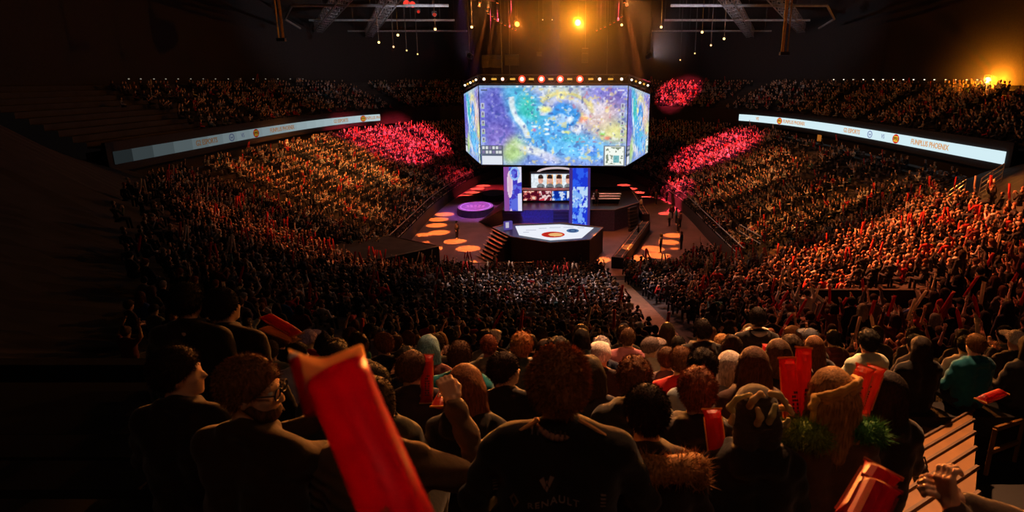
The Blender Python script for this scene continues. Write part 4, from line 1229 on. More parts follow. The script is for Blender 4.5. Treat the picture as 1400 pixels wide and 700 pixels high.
# floor-level seats by the end of the camera track
FP = np.array([(10.6 + i * .58 + RNG.normal(0, .05), 47.9 + j * .9 + RNG.normal(0, .06), 0.0) for i in range(6) for j in range(6) if not (i < 2 and j > 3)])
build_crowd('seated_crowd', 'dark block of people seated on the arena floor near the camera track', FP, np.arctan2(60 - FP[:, 1], 0 - FP[:, 0]) - math.pi / 2, [6, 2, .3, .5, .1, .1], 1, 1.0)
# ------------------------------------------------------------------ people: implicit surfaces meshed with surface nets
def cap(a, b, ra, rb=None): return ('c', np.array(a, float), np.array(b, float), ra, ra if rb is None else rb)
def ell(c, r, R=None): return ('e', np.array(c, float), np.array(r, float), None if R is None else np.array(R, float))
def prim_box(p, pad):
    if p[0] == 'c':
        r = max(p[3], p[4]) + pad
        return np.minimum(p[1], p[2]) - r, np.maximum(p[1], p[2]) + r
    r = (p[2].max() if p[3] is not None else p[2]) + pad
    return p[1] - r, p[1] + r
def surfnet(prims, cell, k=.03, cut=None, noise=None, grow=0.0):
    """mesh of the smooth union of prims; cut(P)->signed field to intersect with"""
    los, his = zip(*[prim_box(p, cell * 2 + .01 + grow) for p in prims])
    lo = np.min(los, 0); hi = np.max(his, 0)
    n = np.ceil((hi - lo) / cell).astype(int) + 1
    ax = [lo[i] + np.arange(n[i]) * cell for i in range(3)]
    Fd = np.full(n, 1.0, np.float32)
    pad = k + cell * 2
    for p in prims:
        a, b = prim_box(p, pad + grow)
        i0 = np.clip(np.floor((a - lo) / cell).astype(int), 0, n - 1); i1 = np.clip(np.ceil((b - lo) / cell).astype(int) + 1, 1, n)
        X = ax[0][i0[0]:i1[0], None, None]; Y = ax[1][None, i0[1]:i1[1], None]; Z = ax[2][None, None, i0[2]:i1[2]]
        if p[0] == 'c':
            ba = p[2] - p[1]; L2 = max(1e-9, ba @ ba)
            dx, dy, dz = X - p[1][0], Y - p[1][1], Z - p[1][2]
            t = np.clip((dx * ba[0] + dy * ba[1] + dz * ba[2]) / L2, 0, 1)
            d = np.sqrt((dx - t * ba[0]) ** 2 + (dy - t * ba[1]) ** 2 + (dz - t * ba[2]) ** 2) - (p[3] + (p[4] - p[3]) * t)
        else:
            dx, dy, dz = X - p[1][0], Y - p[1][1], Z - p[1][2]
            if p[3] is not None:
                R = p[3]; dx, dy, dz = (R[0, 0] * dx + R[1, 0] * dy + R[2, 0] * dz), (R[0, 1] * dx + R[1, 1] * dy + R[2, 1] * dz), (R[0, 2] * dx + R[1, 2] * dy + R[2, 2] * dz)
            q = np.sqrt((dx / p[2][0]) ** 2 + (dy / p[2][1]) ** 2 + (dz / p[2][2]) ** 2)
            d = (q - 1) * p[2].min()
        d = d - grow
        S = Fd[i0[0]:i1[0], i0[1]:i1[1], i0[2]:i1[2]]
        h = np.clip(.5 + .5 * (S - d) / k, 0, 1)
        Fd[i0[0]:i1[0], i0[1]:i1[1], i0[2]:i1[2]] = S * (1 - h) + d * h - k * h * (1 - h)
    if cut is not None or noise is not None:
        G = np.stack(np.meshgrid(*ax, indexing='ij'), -1)
        if noise is not None: Fd = Fd + noise(G).astype(np.float32)
        if cut is not None: Fd = np.maximum(Fd, cut(G).astype(np.float32))
    s = Fd < 0
    c = [s[i:n[0] - 1 + i, j:n[1] - 1 + j, l:n[2] - 1 + l] for i in (0, 1) for j in (0, 1) for l in (0, 1)]
    tot = sum(x.astype(np.int8) for x in c); act = (tot > 0) & (tot < 8)
    idx = np.argwhere(act)
    if len(idx) == 0: return np.zeros((0, 3)), np.zeros((0, 4), int)
    num = np.full(act.shape, -1, int); num[act] = np.arange(len(idx))
    acc = np.zeros((len(idx), 3)); cnt = np.zeros(len(idx))
    corners = [(i, j, l) for i in (0, 1) for j in (0, 1) for l in (0, 1)]
    vals = {cc: Fd[idx[:, 0] + cc[0], idx[:, 1] + cc[1], idx[:, 2] + cc[2]] for cc in corners}
    for cc in corners:
        for a in range(3):
            if cc[a] == 0:
                c2 = list(cc); c2[a] = 1; c2 = tuple(c2)
                f0, f1 = vals[cc], vals[c2]; m = (f0 < 0) != (f1 < 0)
                t = np.where(m, f0 / np.where(m, f0 - f1, 1), 0)
                pt = np.repeat(np.array(cc, float)[None], len(idx), 0); pt[:, a] += t
                acc[m] += pt[m]; cnt[m] += 1
    Vt = lo + (idx + acc / cnt[:, None]) * cell
    Q = []
    for a in range(3):
        b, d = (a + 1) % 3, (a + 2) % 3
        sl0 = [slice(None)] * 3; sl1 = [slice(None)] * 3
        sl0[a] = slice(0, n[a] - 1); sl1[a] = slice(1, n[a])
        e0, e1 = s[tuple(sl0)], s[tuple(sl1)]
        ch = e0 != e1
        ii = np.argwhere(ch); ii = ii[(ii[:, b] > 0) & (ii[:, d] > 0) & (ii[:, b] < n[b] - 1) & (ii[:, d] < n[d] - 1)]
        def g(ob, od):
            jj = ii.copy(); jj[:, b] -= ob; jj[:, d] -= od
            return num[jj[:, 0], jj[:, 1], jj[:, 2]]
        q = np.stack([g(1, 1), g(0, 1), g(0, 0), g(1, 0)], 1)
        fl = ~e0[ii[:, 0], ii[:, 1], ii[:, 2]]
        q[fl] = q[fl][:, ::-1]
        Q.append(q)
    Q = np.concatenate(Q); Q = Q[(Q >= 0).all(1)]
    return Vt, Q
def to_mesh(name, parts, material, smooth=True):
    """parts: list of (V, F) joined into one mesh"""
    vs, fs, o = [], [], 0
    for V, F in parts:
        vs += [tuple(map(float, v)) for v in V]; fs += [tuple(int(i) + o for i in f) for f in F]; o = len(vs)
    me = bpy.data.meshes.new(name); me.from_pydata(vs, [], fs); me.update(); me.materials.append(material)
    if smooth: me.shade_smooth()
    return me

def rotm(yaw=0, pitch=0, roll=0):
    return np.array(Matrix.Rotation(yaw, 3, 'Z') @ Matrix.Rotation(pitch, 3, 'X') @ Matrix.Rotation(roll, 3, 'Y'))

class Pose:
    def __init__(self, stand=False, sw=.185, arms=None, head=(0, 0, 0), lean=0.0, bulk=1.0, legs='sit'):
        self.stand, self.sw, self.head, self.lean, self.bulk = stand, sw, head, lean, bulk
        self.oz = .44 if stand else 0.0
        z = self.oz
        lap = {s: ((s * .255, .06, .68 + z), (s * .10, .30, .60 + z)) for s in (-1, 1)}
        if stand: lap = {s: ((s * .25, -.01, .68 + z), (s * .24, .07, .44 + z)) for s in (-1, 1)}
        self.arm = {s: (arms or {}).get(s, lap[s]) for s in (-1, 1)}
        self.hc = np.array([0, .035 + lean * .55, 1.165 + z])     # head centre
        self.RH = rotm(*head)
    def H(self, p):                     # head local -> person local
        return self.hc + self.RH @ np.array(p, float)
    def shear(self, p):
        p = np.array(p, float); w = np.clip((p[2] - .5 - self.oz) / .6, 0, 1); p[1] += self.lean * .55 * w; return p
    def torso(self, g=0.0):
        z = self.oz; b = self.bulk; S = self.shear
        out = []
        for s in (-1, 1):
            out += [cap(S((s * .065, 0, .52 + z)), S((s * .085 * b, 0, .86 + z)), .112 * b + g, .105 * b + g),
                    cap(S((0, -.005, 1.035 + z)), S((s * (self.sw - .05), -.005, .955 + z)), .045 + g * .6, .055 + g)]
        out.append(cap(S((-self.sw + .03, 0, .935 + z)), S((self.sw - .03, 0, .935 + z)), .062 + g))
        return out
    def arms(self, g=0.0, upto=1.0):
        out = []
        for s in (-1, 1):
            E, W = self.arm[s]; S0 = self.shear((s * self.sw, 0, .925 + self.oz)); E = np.array(E, float); W = np.array(W, float)
            if upto < .5:
                out.append(cap(S0, S0 + (E - S0) * .6, .056 + g, .050 + g)); continue
            out.append(cap(S0, E, .056 + g, .043 + g)); out.append(cap(E, E + (W - E) * upto, .043 + g, (.043 + (.028 - .043) * upto) + g))
        return out
    def legs(self, g=0.0, shoes=True):
        out = []; z = self.oz
        for s in (-1, 1):
            if self.stand:
                out += [cap((s * .09, 0, .92), (s * .10, .01, .50), .088 + g, .062 + g), cap((s * .10, .01, .50), (s * .10, -.02, .09), .06 + g, .042 + g)]
                if shoes: out.append(cap((s * .10, -.04, .05), (s * .11, .15, .045), .045, .04))
            else:
                out += [cap((s * .09, .02, .51), (s * .13, .42, .50), .092 + g, .066 + g), cap((s * .13, .42, .50), (s * .12, .40, .10), .062 + g, .045 + g)]
                if shoes: out.append(cap((s * .12, .37, .05), (s * .13, .55, .045), .045, .04))
        return out
    def headp(self, fine=True):
        H, R = self.H, self.RH
        out = [ell(H((0, -.012, .028)), (.075, .095, .094), R), ell(H((0, .028, -.05)), (.056, .064, .066), R),
               cap(H((0, -.02, -.06)), self.shear((0, 0, .97 + self.oz)), .052, .060)]
        for s in (-1, 1): out.append(ell(H((s * .077, -.004, -.008)), (.011, .022, .032), R))
        out.append(cap(H((0, .082, .012)), H((0, .108, -.026)), .010, .014))
        if fine:
            out += [cap(H((-.04, .076, .034)), H((.04, .076, .034)), .013), cap(H((-.02, .082, -.06)), H((.02, .082, -.06)), .009), ell(H((0, .074, -.095)), (.024, .02, .018), R),
                    ell(H((.038, .068, -.02)), (.02, .018, .02), R), ell(H((-.038, .068, -.02)), (.02, .018, .02), R)]
        return out

def hand_simple(W, d, n, spread=.5, curl=.35, size=1.0, side=1):
    """low-poly hand: palm and five fingers. W wrist, d direction, n palm normal"""
    W = Vector(W); d = Vector(d).normalized(); n = Vector(n); n = (n - d * n.dot(d)).normalized(); x = d.cross(n) * side
    m = MB(); s = size
    def seg(a, b, ra, rb): m.bar(a, b, ra * s, 4, rb * s)
    seg(W - d * .01 * s, W + d * .05 * s, .028, .038); seg(W + d * .05 * s, W + d * .095 * s, .038, .036)
    for i, (ox, L) in enumerate(((-.028, .062), (-.009, .075), (.010, .072), (.028, .056))):
        a = W + d * .09 * s + x * ox * s; dd = (d + x * (ox * 8 * spread) + n * curl * .5).normalized(); b = a + dd * L * .55 * s
        d2 = (dd + n * curl).normalized(); c = b + d2 * L * .5 * s
        seg(a, b, .0105, .0095); seg(b, c, .0095, .007)
    a = W + d * .03 * s - x * .03 * s; dd = (d * .75 - x * .75 + n * curl * .4).normalized(); b = a + dd * .042 * s; c = b + (dd + d * .5 + n * curl * .5).normalized() * .034 * s
    seg(a, b, .013, .011); seg(b, c, .011, .008)
    tris = [];
    return np.array([tuple(v) for v in m.v]), m.f
def hand_fine(W, d, n, curl=.6, size=1.0, side=1, cell=.0048, spread=.35):
    W = np.array(W, float); d = np.array(Vector(d).normalized()); n = Vector(n); n = np.array((n - Vector(d) * n.dot(Vector(d))).normalized()); x = np.cross(d, n) * side; s = size
    pr = [cap(W - d * .03 * s, W + d * .01 * s, .027 * s, .028 * s)]
    for ox in (-.026, -.009, .009, .026): pr.append(cap(W + d * .015 * s + x * ox * .6 * s, W + d * .085 * s + x * ox * s, .017 * s, .0135 * s))
    for ox, L in ((-.029, .072), (-.010, .082), (.010, .078), (.028, .062)):
        a = W + d * .088 * s + x * ox * s; ang = 0; p = a
        for j, (f, r) in enumerate(((.45, .0100), (.31, .0090), (.24, .0080))):
            ang += curl * (.7 if j == 0 else 1.0)
            dd = d * math.cos(ang) + n * math.sin(ang) + x * ox * 6 * spread * math.cos(ang); q = p + dd * L * f * s
            pr.append(cap(p, q, r * s, (r - .0008) * s)); p = q
    a = W + d * .02 * s - x * .03 * s; b = a + (d * .75 - x * .45 + n * .35) * .045 * s; c = b + (d * .8 + x * .1 + n * .55 * curl) * .032 * s; e = c + (d * .7 + x * .3 + n * .6 * curl) * .026 * s
    pr += [cap(W, a, .02 * s, .016 * s), cap(a, b, .016 * s, .0125 * s), cap(b, c, .0125 * s, .0105 * s), cap(c, e, .0105 * s, .0085 * s)]
    return surfnet(pr, cell, .007)

def body_mesh(po, cell, fine=False, hands='simple', hand_dirs=None):
    pr = po.torso() + po.arms() + po.legs() + po.headp(fine)
    V, F = surfnet(pr, cell, .028 if cell > .02 else .02)
    parts = [(V, F)]
    for s in (-1, 1):
        E, W = [np.array(q, float) for q in po.arm[s]]; d = W - E; d /= np.linalg.norm(d)
        n = (0, 0, -1) if abs(d[2]) < .6 else (-s * .5, .9, 0)
        if hand_dirs and s in hand_dirs: d, n, cu = hand_dirs[s]
        else: cu = .45
        parts.append(hand_fine(W, d, n, cu, 1.0, s) if hands == 'fine' else hand_simple(W, d, n, .6, cu, 1.0, s))
    return to_mesh('body', parts, M_SKIN)
def top_mesh(po, cell, style='hoodie', g=.016, noise=None):
    up = .4 if style == 't-shirt' else .93
    pr = po.torso(g) + po.arms(g * .9, up); S = po.shear; z = po.oz
    if style in ('hoodie', 'parka'):
        r = .05 if style == 'hoodie' else .065
        pr += [cap(S((-.075, -.075, .99 + z)), S((.075, -.075, .99 + z)), r), cap(S((-.085, -.05, 1.02 + z)), S((-.09, .04, 1.0 + z)), r * .75), cap(S((.085, -.05, 1.02 + z)), S((.09, .04, 1.0 + z)), r * .75)]
    if style == 'jacket':
        pr += [cap(S((-.06, -.05, 1.045 + z)), S((.06, -.05, 1.045 + z)), .026), cap(S((-.07, -.04, 1.04 + z)), S((-.06, .05, 1.02 + z)), .024), cap(S((.07, -.04, 1.04 + z)), S((.06, .05, 1.02 + z)), .024)]
    if noise is None:      # cloth folds
        noise = lambda G: .0065 * np.sin(G[..., 2] * 41 + G[..., 0] * 17) * np.sin(G[..., 0] * 29 - G[..., 2] * 13 + 1) + .003 * np.sin(G[..., 1] * 50 + G[..., 2] * 30)
    return to_mesh('shirt', [surfnet(pr, cell, .03, noise=noise)], M_CLOTH)
def leg_mesh(po, cell):
    return to_mesh('trousers', [surfnet(po.legs(.014, False) + [cap((-.07, 0, .52 + po.oz), (.07, 0, .52 + po.oz), .125)], cell, .03)], M_CLOTH)
def hair_prims(po, style):
    H, R = po.H, po.RH
    g = {'short': .0, 'crop': -.002, 'curly': .012, 'long': .006, 'bun': .004, 'bob': .01, 'ponytail': .002, 'cap': .008, 'beanie': .012}[style]
    pr = [ell(H((0, -.014, .033)), (.087 + g, .108 + g, .106 + g), R)]
    if style == 'long': pr += [cap(H((-.05, -.06, 0)), H((-.075, -.085, -.20)), .055, .045), cap(H((.05, -.06, 0)), H((.075, -.085, -.20)), .055, .045), cap(H((0, -.075, 0)), H((0, -.10, -.25)), .06, .05), cap(H((-.078, .01, 0)), H((-.085, .02, -.16)), .03, .025), cap(H((.078, .01, 0)), H((.085, .02, -.16)), .03, .025)]
    if style == 'bob': pr += [cap(H((-.06, -.04, 0)), H((-.07, -.045, -.10)), .055, .05), cap(H((.06, -.04, 0)), H((.07, -.045, -.10)), .055, .05), cap(H((0, -.06, 0)), H((0, -.065, -.11)), .06, .055)]
    if style == 'bun': pr += [ell(H((0, -.06, .135)), (.045, .045, .04), R)]
    if style == 'ponytail': pr += [cap(H((0, -.115, .05)), H((0, -.15, 0)), .03, .035), cap(H((0, -.15, 0)), H((0, -.14, -.16)), .035, .018)]
    if style == 'cap': pr += [ell(H((0, .13, .055)), (.07, .07, .014), R)]
    return pr
def hair_mesh(po, style, cell, strands=0, seed=0, tuft=.022, grow=.005):
    H, R = po.H, po.RH
    off, nv = (.085, .055), (-.66, .753)
    if style in ('long', 'bob'): off, nv = (.085, .055), (-.97, .24)
    if style in ('cap', 'beanie'): off, nv = (.095, .045), (-.25, .97)
    def cut(G):
        L = (G - po.hc) @ R
        base = -((L[..., 1] - off[0]) * nv[0] + (L[..., 2] - off[1]) * nv[1])
        if style in ('long', 'bob'):      # keep the top even at the front
            base = np.minimum(base, -(L[..., 2] - .062 - .0 * L[..., 1]))
        if style == 'cap': base = np.minimum(base, np.maximum(-(L[..., 1] - .08), np.abs(L[..., 2] - .055) - .016))
        return base
    noise = None
    if style in ('curly', 'short', 'bob', 'long', 'bun'):
        amp = .007 if style == 'curly' else .004; fr = 62 if style == 'curly' else 38
        def noise(G):
            L = (G - po.hc) @ R
            return amp * (np.sin(L[..., 0] * fr + seed) * np.sin(L[..., 1] * fr * 1.1 + 1 + seed) * np.sin(L[..., 2] * fr * (.9 if style != 'long' else .25) + 2) + .5 * np.sin(L[..., 0] * fr * 2.1) * np.sin(L[..., 2] * fr * 1.7 + seed))
    V, F = surfnet(hair_prims(po, style), cell, .02, cut, noise, grow)
    parts = [(V, F)]
    if strands and len(V):
        rg = np.random.default_rng(seed + 5); pick = rg.integers(0, len(V), strands)
        c = po.hc + po.RH @ np.array([0, -.012, .02]); vs, fs = [], []
        for i, q in enumerate(pick):
            p = V[q]; nrm = (p - c); nrm /= np.linalg.norm(nrm) + 1e-9
            if style in ('long', 'bob'): d = nrm * .35 + np.array([0, 0, -.9]) + rg.normal(0, .12, 3); ln = tuft * 1.6
            else: d = nrm * .9 + po.RH @ np.array([0, -.35, -.2]) + rg.normal(0, .45, 3); ln = tuft
            d /= np.linalg.norm(d); t = np.cross(d, rg.normal(0, 1, 3)); t /= np.linalg.norm(t); w = .0011
            L = ln * rg.uniform(.5, 1.2); b = p - nrm * .004
            vs += [b - t * w, b + t * w, b + d * L * .6 + t * w * .6 - nrm * .0, b + d * L + np.array([0, 0, -.004])]
            fs += [(4 * i, 4 * i + 1, 4 * i + 2), (4 * i, 4 * i + 2, 4 * i + 3)]
        parts.append((np.array(vs), fs))
    return to_mesh('hair', parts, M_HAIR)

def person(label, group, loc, rz, scale, body, top, legs, hair, cols, top_name='shirt', hair_name='hair', squash=1.0):
    t = thing('person', label, 'person', loc, rz, group)
    t.scale = (scale, scale, scale)
    out = {}
    for nm, me, c in (('body', body, cols[0]), (top_name, top, cols[1]), ('trousers', legs, cols[2]), (hair_name, hair, cols[3])):
        if me is None: continue
        o = bpy.data.objects.new(nm, me); COL.objects.link(o); o.parent = t; o.color = (*c, 1); out[nm] = o
    return t, out

# prototypes for the mid-distance individuals
def P_lap(sw=.185, **k): return Pose(sw=sw, **k)
def arms_up(z=0, a=0): return {1: ((.30, .10, 1.06 + z), (.24 - a, .16, 1.31 + z)), -1: ((-.30, .10, 1.06 + z), (-.20 - a, .17, 1.33 + z))}
def arms_clap(z=0): return {1: ((.26, .12, .74 + z), (.045, .32, .93 + z)), -1: ((-.26, .12, .74 + z), (-.045, .32, .93 + z))}
def arm_one(z=0): return {1: ((.30, .10, 1.08 + z), (.26, .14, 1.34 + z))}
POSE_LIB = {
    'sitting upright': Pose(), 'leaning forward': Pose(lean=.28, sw=.175), 'sitting slim': Pose(sw=.165, bulk=.9), 'sitting broad': Pose(sw=.20, bulk=1.1),
    'both arms raised': Pose(arms=arms_up()), 'clapping': Pose(arms=arms_clap()), 'one arm raised': Pose(arms=arm_one(), head=(.2, 0, 0)),
    'looking aside': Pose(head=(.8, -.05, 0)), 'looking other way': Pose(head=(-.7, 0, .05)), 'standing': Pose(stand=True), 'standing arms up': Pose(stand=True, arms=arms_up(.44))}
STYLE = {'sitting upright': 'hoodie', 'leaning forward': 'jacket', 'sitting slim': 't-shirt', 'sitting broad': 'jacket', 'both arms raised': 't-shirt', 'clapping': 'hoodie',
         'one arm raised': 't-shirt', 'looking aside': 'hoodie', 'looking other way': 'jacket', 'standing': 'jacket', 'standing arms up': 'hoodie'}
_proto = {}
def proto(pose, hair, lod):
    cell = {0: .034, 1: .021}[lod]
    kb = ('b', pose, lod)
    if kb not in _proto:
        po = POSE_LIB[pose]
        _proto[kb] = (body_mesh(po, cell), top_mesh(po, cell, STYLE[pose]), leg_mesh(po, cell * 1.2))
    kh = ('h', pose if pose in ('leaning forward', 'looking aside', 'looking other way', 'standing', 'standing arms up', 'one arm raised') else 'sitting upright', hair, lod)
    if kh not in _proto:
        _proto[kh] = hair_mesh(POSE_LIB[kh[1]], hair, .020 if lod == 0 else .013, 0 if lod == 0 else 2000, len(_proto), .022, .011 if lod == 0 else .008)
    return _proto[kb] + (_proto[kh],)
HAIRW = {'short': 'short', 'crop': 'cropped', 'curly': 'curly', 'long': 'long', 'bun': 'bunned', 'bob': 'bobbed', 'ponytail': 'ponytailed'}
HCOL = [('black', (.012, .009, .008)), ('dark brown', (.03, .017, .010)), ('brown', (.07, .035, .016)), ('auburn', (.14, .05, .018)), ('fair', (.28, .16, .07)), ('grey', (.26, .25, .24))]
TCOL = [('black', (.012, .012, .013)), ('charcoal', (.035, .035, .04)), ('navy', (.014, .02, .05)), ('grey', (.13, .13, .14)), ('white', (.55, .55, .56)), ('red', (.40, .02, .025)),
        ('maroon', (.10, .02, .02)), ('olive', (.07, .07, .03)), ('teal', (.01, .16, .20)), ('blue', (.03, .09, .28)), ('tan', (.24, .16, .09)), ('pink', (.45, .16, .20))]
TCW = [.26, .18, .12, .13, .07, .06, .06, .05, .02, .04, .004, .006]
SKN = [(.62, .40, .28), (.70, .47, .34), (.52, .32, .21), (.30, .17, .10), (.64, .42, .30)]
ORD = ['first', 'second', 'third', 'fourth', 'fifth', 'sixth', 'seventh', 'eighth', 'ninth', 'tenth']
rnd = random.Random(5)
def random_person(loc, rz, lod, where, group, poses, light=False):
    pose = rnd.choices(list(poses), list(poses.values()))[0]
    hs = rnd.choices(['short', 'crop', 'curly', 'long', 'bob', 'bun', 'ponytail', 'cap', 'beanie'], [32, 10, 16, 16, 8, 4, 8, 3, 2])[0]
    hn, hc = rnd.choices(HCOL, [28, 32, 22, 12, 3, 2])[0]; tn, tc = rnd.choices(TCOL, TCW)[0]
    st = STYLE[pose]
    if hs in ('cap', 'beanie'):
        cn, hc = rnd.choice([TCOL[0], TCOL[4], TCOL[5], TCOL[3]]); hw = 'a %s %s' % (cn, hs); hname = hs
    else:
        hw = '%s %s hair' % (HAIRW[hs], hn); hname = 'hair'
    pw = {'sitting upright': 'seated', 'leaning forward': 'leaning', 'sitting slim': 'slim', 'sitting broad': 'broad', 'both arms raised': 'arms-up', 'clapping': 'clapping', 'one arm raised': 'waving', 'looking aside': 'turning', 'looking other way': 'turned', 'standing': 'standing', 'standing arms up': 'standing arms-up'}[pose]
    lab = '%s person with %s, %s %s, %s' % (pw, hw, tn, st, where)
    b, t, l, h = proto(pose, hs, lod)
    j = lambda c: tuple(min(1, x * rnd.uniform(.85, 1.2)) for x in c)
    sc = rnd.uniform(.94, 1.05)
    return person(lab, group, loc, rz, sc, b, t, l, h, (j(rnd.choice(SKN)), j(tc), (.02, .022, .03), j(hc)), st.replace('-', '_'), hname)
# ------------------------------------------------------------------ inflatable clapper sticks
def clapper_mesh(L=.55, r=.040, n=14, pinch=.05):
    """inflated tube, both ends pinched into flat fish-tail seams"""
    m = MB(); rings = []
    prof = [(0, r * 1.16, .004), (.015, r * 1.15, .006), (pinch, r * 1.04, r * .66), (pinch * 1.9, r, r), (L - pinch * 1.9, r, r), (L - pinch, r * 1.04, r * .66), (L - .015, r * 1.15, .006), (L, r * 1.16, .004)]
    vs = []
    for z, rx, ry in prof:
        for i in range(n):
            t = 2 * math.pi * i / n; vs.append((rx * math.cos(t), ry * math.sin(t), z))
    k = len(prof)
    fs = [(a * n + i, a * n + (i + 1) % n, (a + 1) * n + (i + 1) % n, (a + 1) * n + i) for a in range(k - 1) for i in range(n)]
    fs += [tuple(range(n - 1, -1, -1)), tuple(range((k - 1) * n, k * n))]
    m.add(vs, fs); return m
M_STICK = bpy.data.materials.new('clapper_film'); M_STICK.use_nodes = True
_b = M_STICK.node_tree.nodes['Principled BSDF']; _oi = M_STICK.node_tree.nodes.new('ShaderNodeObjectInfo')
M_STICK.node_tree.links.new(_oi.outputs['Color'], _b.inputs['Base Color']); _b.inputs['Roughness'].default_value = .38; _b.inputs['Specular IOR Level'].default_value = .25
_nt = M_STICK.node_tree; _tr = _nt.nodes.new('ShaderNodeBsdfTranslucent'); _mx = _nt.nodes.new('ShaderNodeMixShader'); _mx.inputs[0].default_value = .5
_nt.links.new(_oi.outputs['Color'], _tr.inputs['Color']); _nt.links.new(_b.outputs[0], _mx.inputs[1]); _nt.links.new(_tr.outputs[0], _mx.inputs[2]); _nt.links.new(_mx.outputs[0], _nt.nodes['Material Output'].inputs[0])
_tn = M_STICK.node_tree.nodes.new('ShaderNodeTexNoise'); _tn.inputs['Scale'].default_value = 30
_bp = M_STICK.node_tree.nodes.new('ShaderNodeBump'); _bp.inputs['Strength'].default_value = .08
M_STICK.node_tree.links.new(_tn.outputs['Fac'], _bp.inputs['Height']); M_STICK.node_tree.links.new(_bp.outputs['Normal'], _b.inputs['Normal'])
_stick_body = None; _stick_seam = None; _stick_print = None
def clapper(base, tip, label, group=None, col=(.50, .02, .02), seam=(.62, .30, .08), printed=True, roll=0.0, r=1.0):
    global _stick_body, _stick_seam, _stick_print
    base = Vector(base); tip = Vector(tip); d = tip - base
    if _stick_body is None:
        _o = clapper_mesh().build('tube', M_STICK); _stick_body = _o.data; bpy.data.objects.remove(_o)
        m = MB()
        for z in (.006, .544): m.box((0, 0, z), (.099, .010, .014))
        for s in (-1, 1): m.box((s * .043, 0, .275), (.006, .004, .40))
        _o = m.build('seam', M_STICK); _stick_seam = _o.data; bpy.data.objects.remove(_o)
        m = MB(); rg = random.Random(3)
        z = .08
        while z < .30:           # dark print marks down the tube (illegible in the photograph)
            h = rg.uniform(.012, .024)
            for s in (-1, 1):
                for kx in range(3):
                    if rg.random() < .75: m.box(((kx - 1) * .011, s * .0425, z + h / 2), (.008, .003, h * .8))
            z += h + .006
        _o = m.build('print', M_INK); _stick_print = _o.data; bpy.data.objects.remove(_o)
    t = thing('clapper_stick', label, 'clapper stick', base, 0, group)
    q = d.to_track_quat('Z', 'Y') @ Matrix.Rotation(roll, 3, 'Z').to_quaternion()
    t.rotation_euler = q.to_euler(); t.scale = (r, r, d.length / .55)
    for nm, me, c in (('tube', _stick_body, col), ('seam', _stick_seam, seam), ('print', _stick_print, None)):
        if nm == 'print' and not printed: continue
        o = bpy.data.objects.new(nm, me); COL.objects.link(o); o.parent = t
        if c: o.color = (*c, 1)
        else: o['kind'] = 'stuff'
    return t

# ------------------------------------------------------------------ people in the near tier
TAKEN = {k: [] for k in range(8)}
def row_of(D): return min(range(8), key=lambda k: abs(ROWS[k] - D))
def from_head(px, py, z, scale=1.0, stand=False, lean=0.0):
    """feet position of a person whose head top is seen at px,py at depth z"""
    p = at_depth(px, py, z)
    return (p.x, p.y - (.02 + lean * .55) * scale, p.z - (1.30 + (.44 if stand else 0)) * scale)
GRP_N = 'spectators in front of the parapet'
def cut_hand(po): pass

# A: broad-shouldered man with the printed black jersey
poA = Pose(sw=.215, bulk=1.12, head=(-.05, -.03, 0), arms={1: ((.33, .08, .66), (.16, .32, .62)), -1: ((-.33, .08, .66), (-.14, .32, .62))})
jersey = top_mesh(poA, .013, 'jersey', .016, noise=lambda G: .009 * np.sin(G[..., 0] * 26 + G[..., 2] * 9) * np.sin(G[..., 2] * 31 + 1) * (G[..., 2] > .6))
hA = hair_mesh(poA, 'curly', .009, 9000, 3, .026)
locA = from_head(764, 484, 2.30, 1.06)
tA, pA = person('broad man in black sponsor jersey with thick auburn hair', GRP_N, locA, 0.0, 1.06, body_mesh(poA, .013, True, 'fine'), jersey, leg_mesh(poA, .024), hA,
                ((.55, .33, .22), (.012, .011, .010), (.012, .012, .014), (.30, .115, .035)), 'jersey')
TAKEN[0].append(locA[0])
# collar band and shoulder piping of the jersey
S = poA.shear
m = MB()
for i in range(16):
    a0 = math.pi * (1.0 + i / 16); a1 = math.pi * (1.0 + (i + 1) / 16)
    f = lambda a: S((.080 * math.cos(a), .01 + .075 * math.sin(a), 1.035 + .012 * math.cos(2 * a)))
    m.bar(f(a0), f(a1), .014, 6)
o = m.build('collar', M_CLOTH, pA['jersey'], True); o.color = (.30, .16, .11, 1)
bvh = BVHTree.FromPolygons([v.co.copy() for v in jersey.vertices], [tuple(p.vertices) for p in jersey.polygons])
def on_back(me, cx, cz, lift=.008):
    """lay flat lettering (x right, y up) onto the back of the jersey"""
    dead = []
    for v in me.vertices:
        x, z = cx + v.co.x, cz + v.co.y
        hit = bvh.ray_cast(Vector((x, -1.5, z)), Vector((0, 1, 0)))
        y = hit[0].y if hit[0] is not None else -.12
        v.co = Vector((x, y - lift - v.co.z, z))
    return me
M_PRN = mat('jersey_print', (.25, .19, .165), .6, .1)
def jz(py):   # local height on the back seen at image row py
    p = at_depth(750, py + 20, 2.19); return (p.z - locA[2]) / 1.06
def jx(px): return (at_depth(px, 690, 2.19).x - locA[0]) / 1.06
link_mesh('lettering', on_back(text_mesh('RENAULT', .036, .0005, .0004, 1.22), jx(756), jz(694)), M_PRN, pA['jersey'])
me = bpy.data.meshes.new('logo'); dv = [(-.018, 0), (0, .032), (.018, 0), (0, -.032), (-.009, 0), (0, .019), (.009, 0), (0, -.019)]
me.from_pydata([(x, y, 0) for x, y in dv], [], [(0, 1, 5, 4), (1, 2, 6, 5), (2, 3, 7, 6), (3, 0, 4, 7)])
link_mesh('logo', on_back(me, jx(700), jz(690)), mat('jersey_gold', (.26, .17, .08), .5, .1), pA['jersey'])
me = bpy.data.meshes.new('emblem')
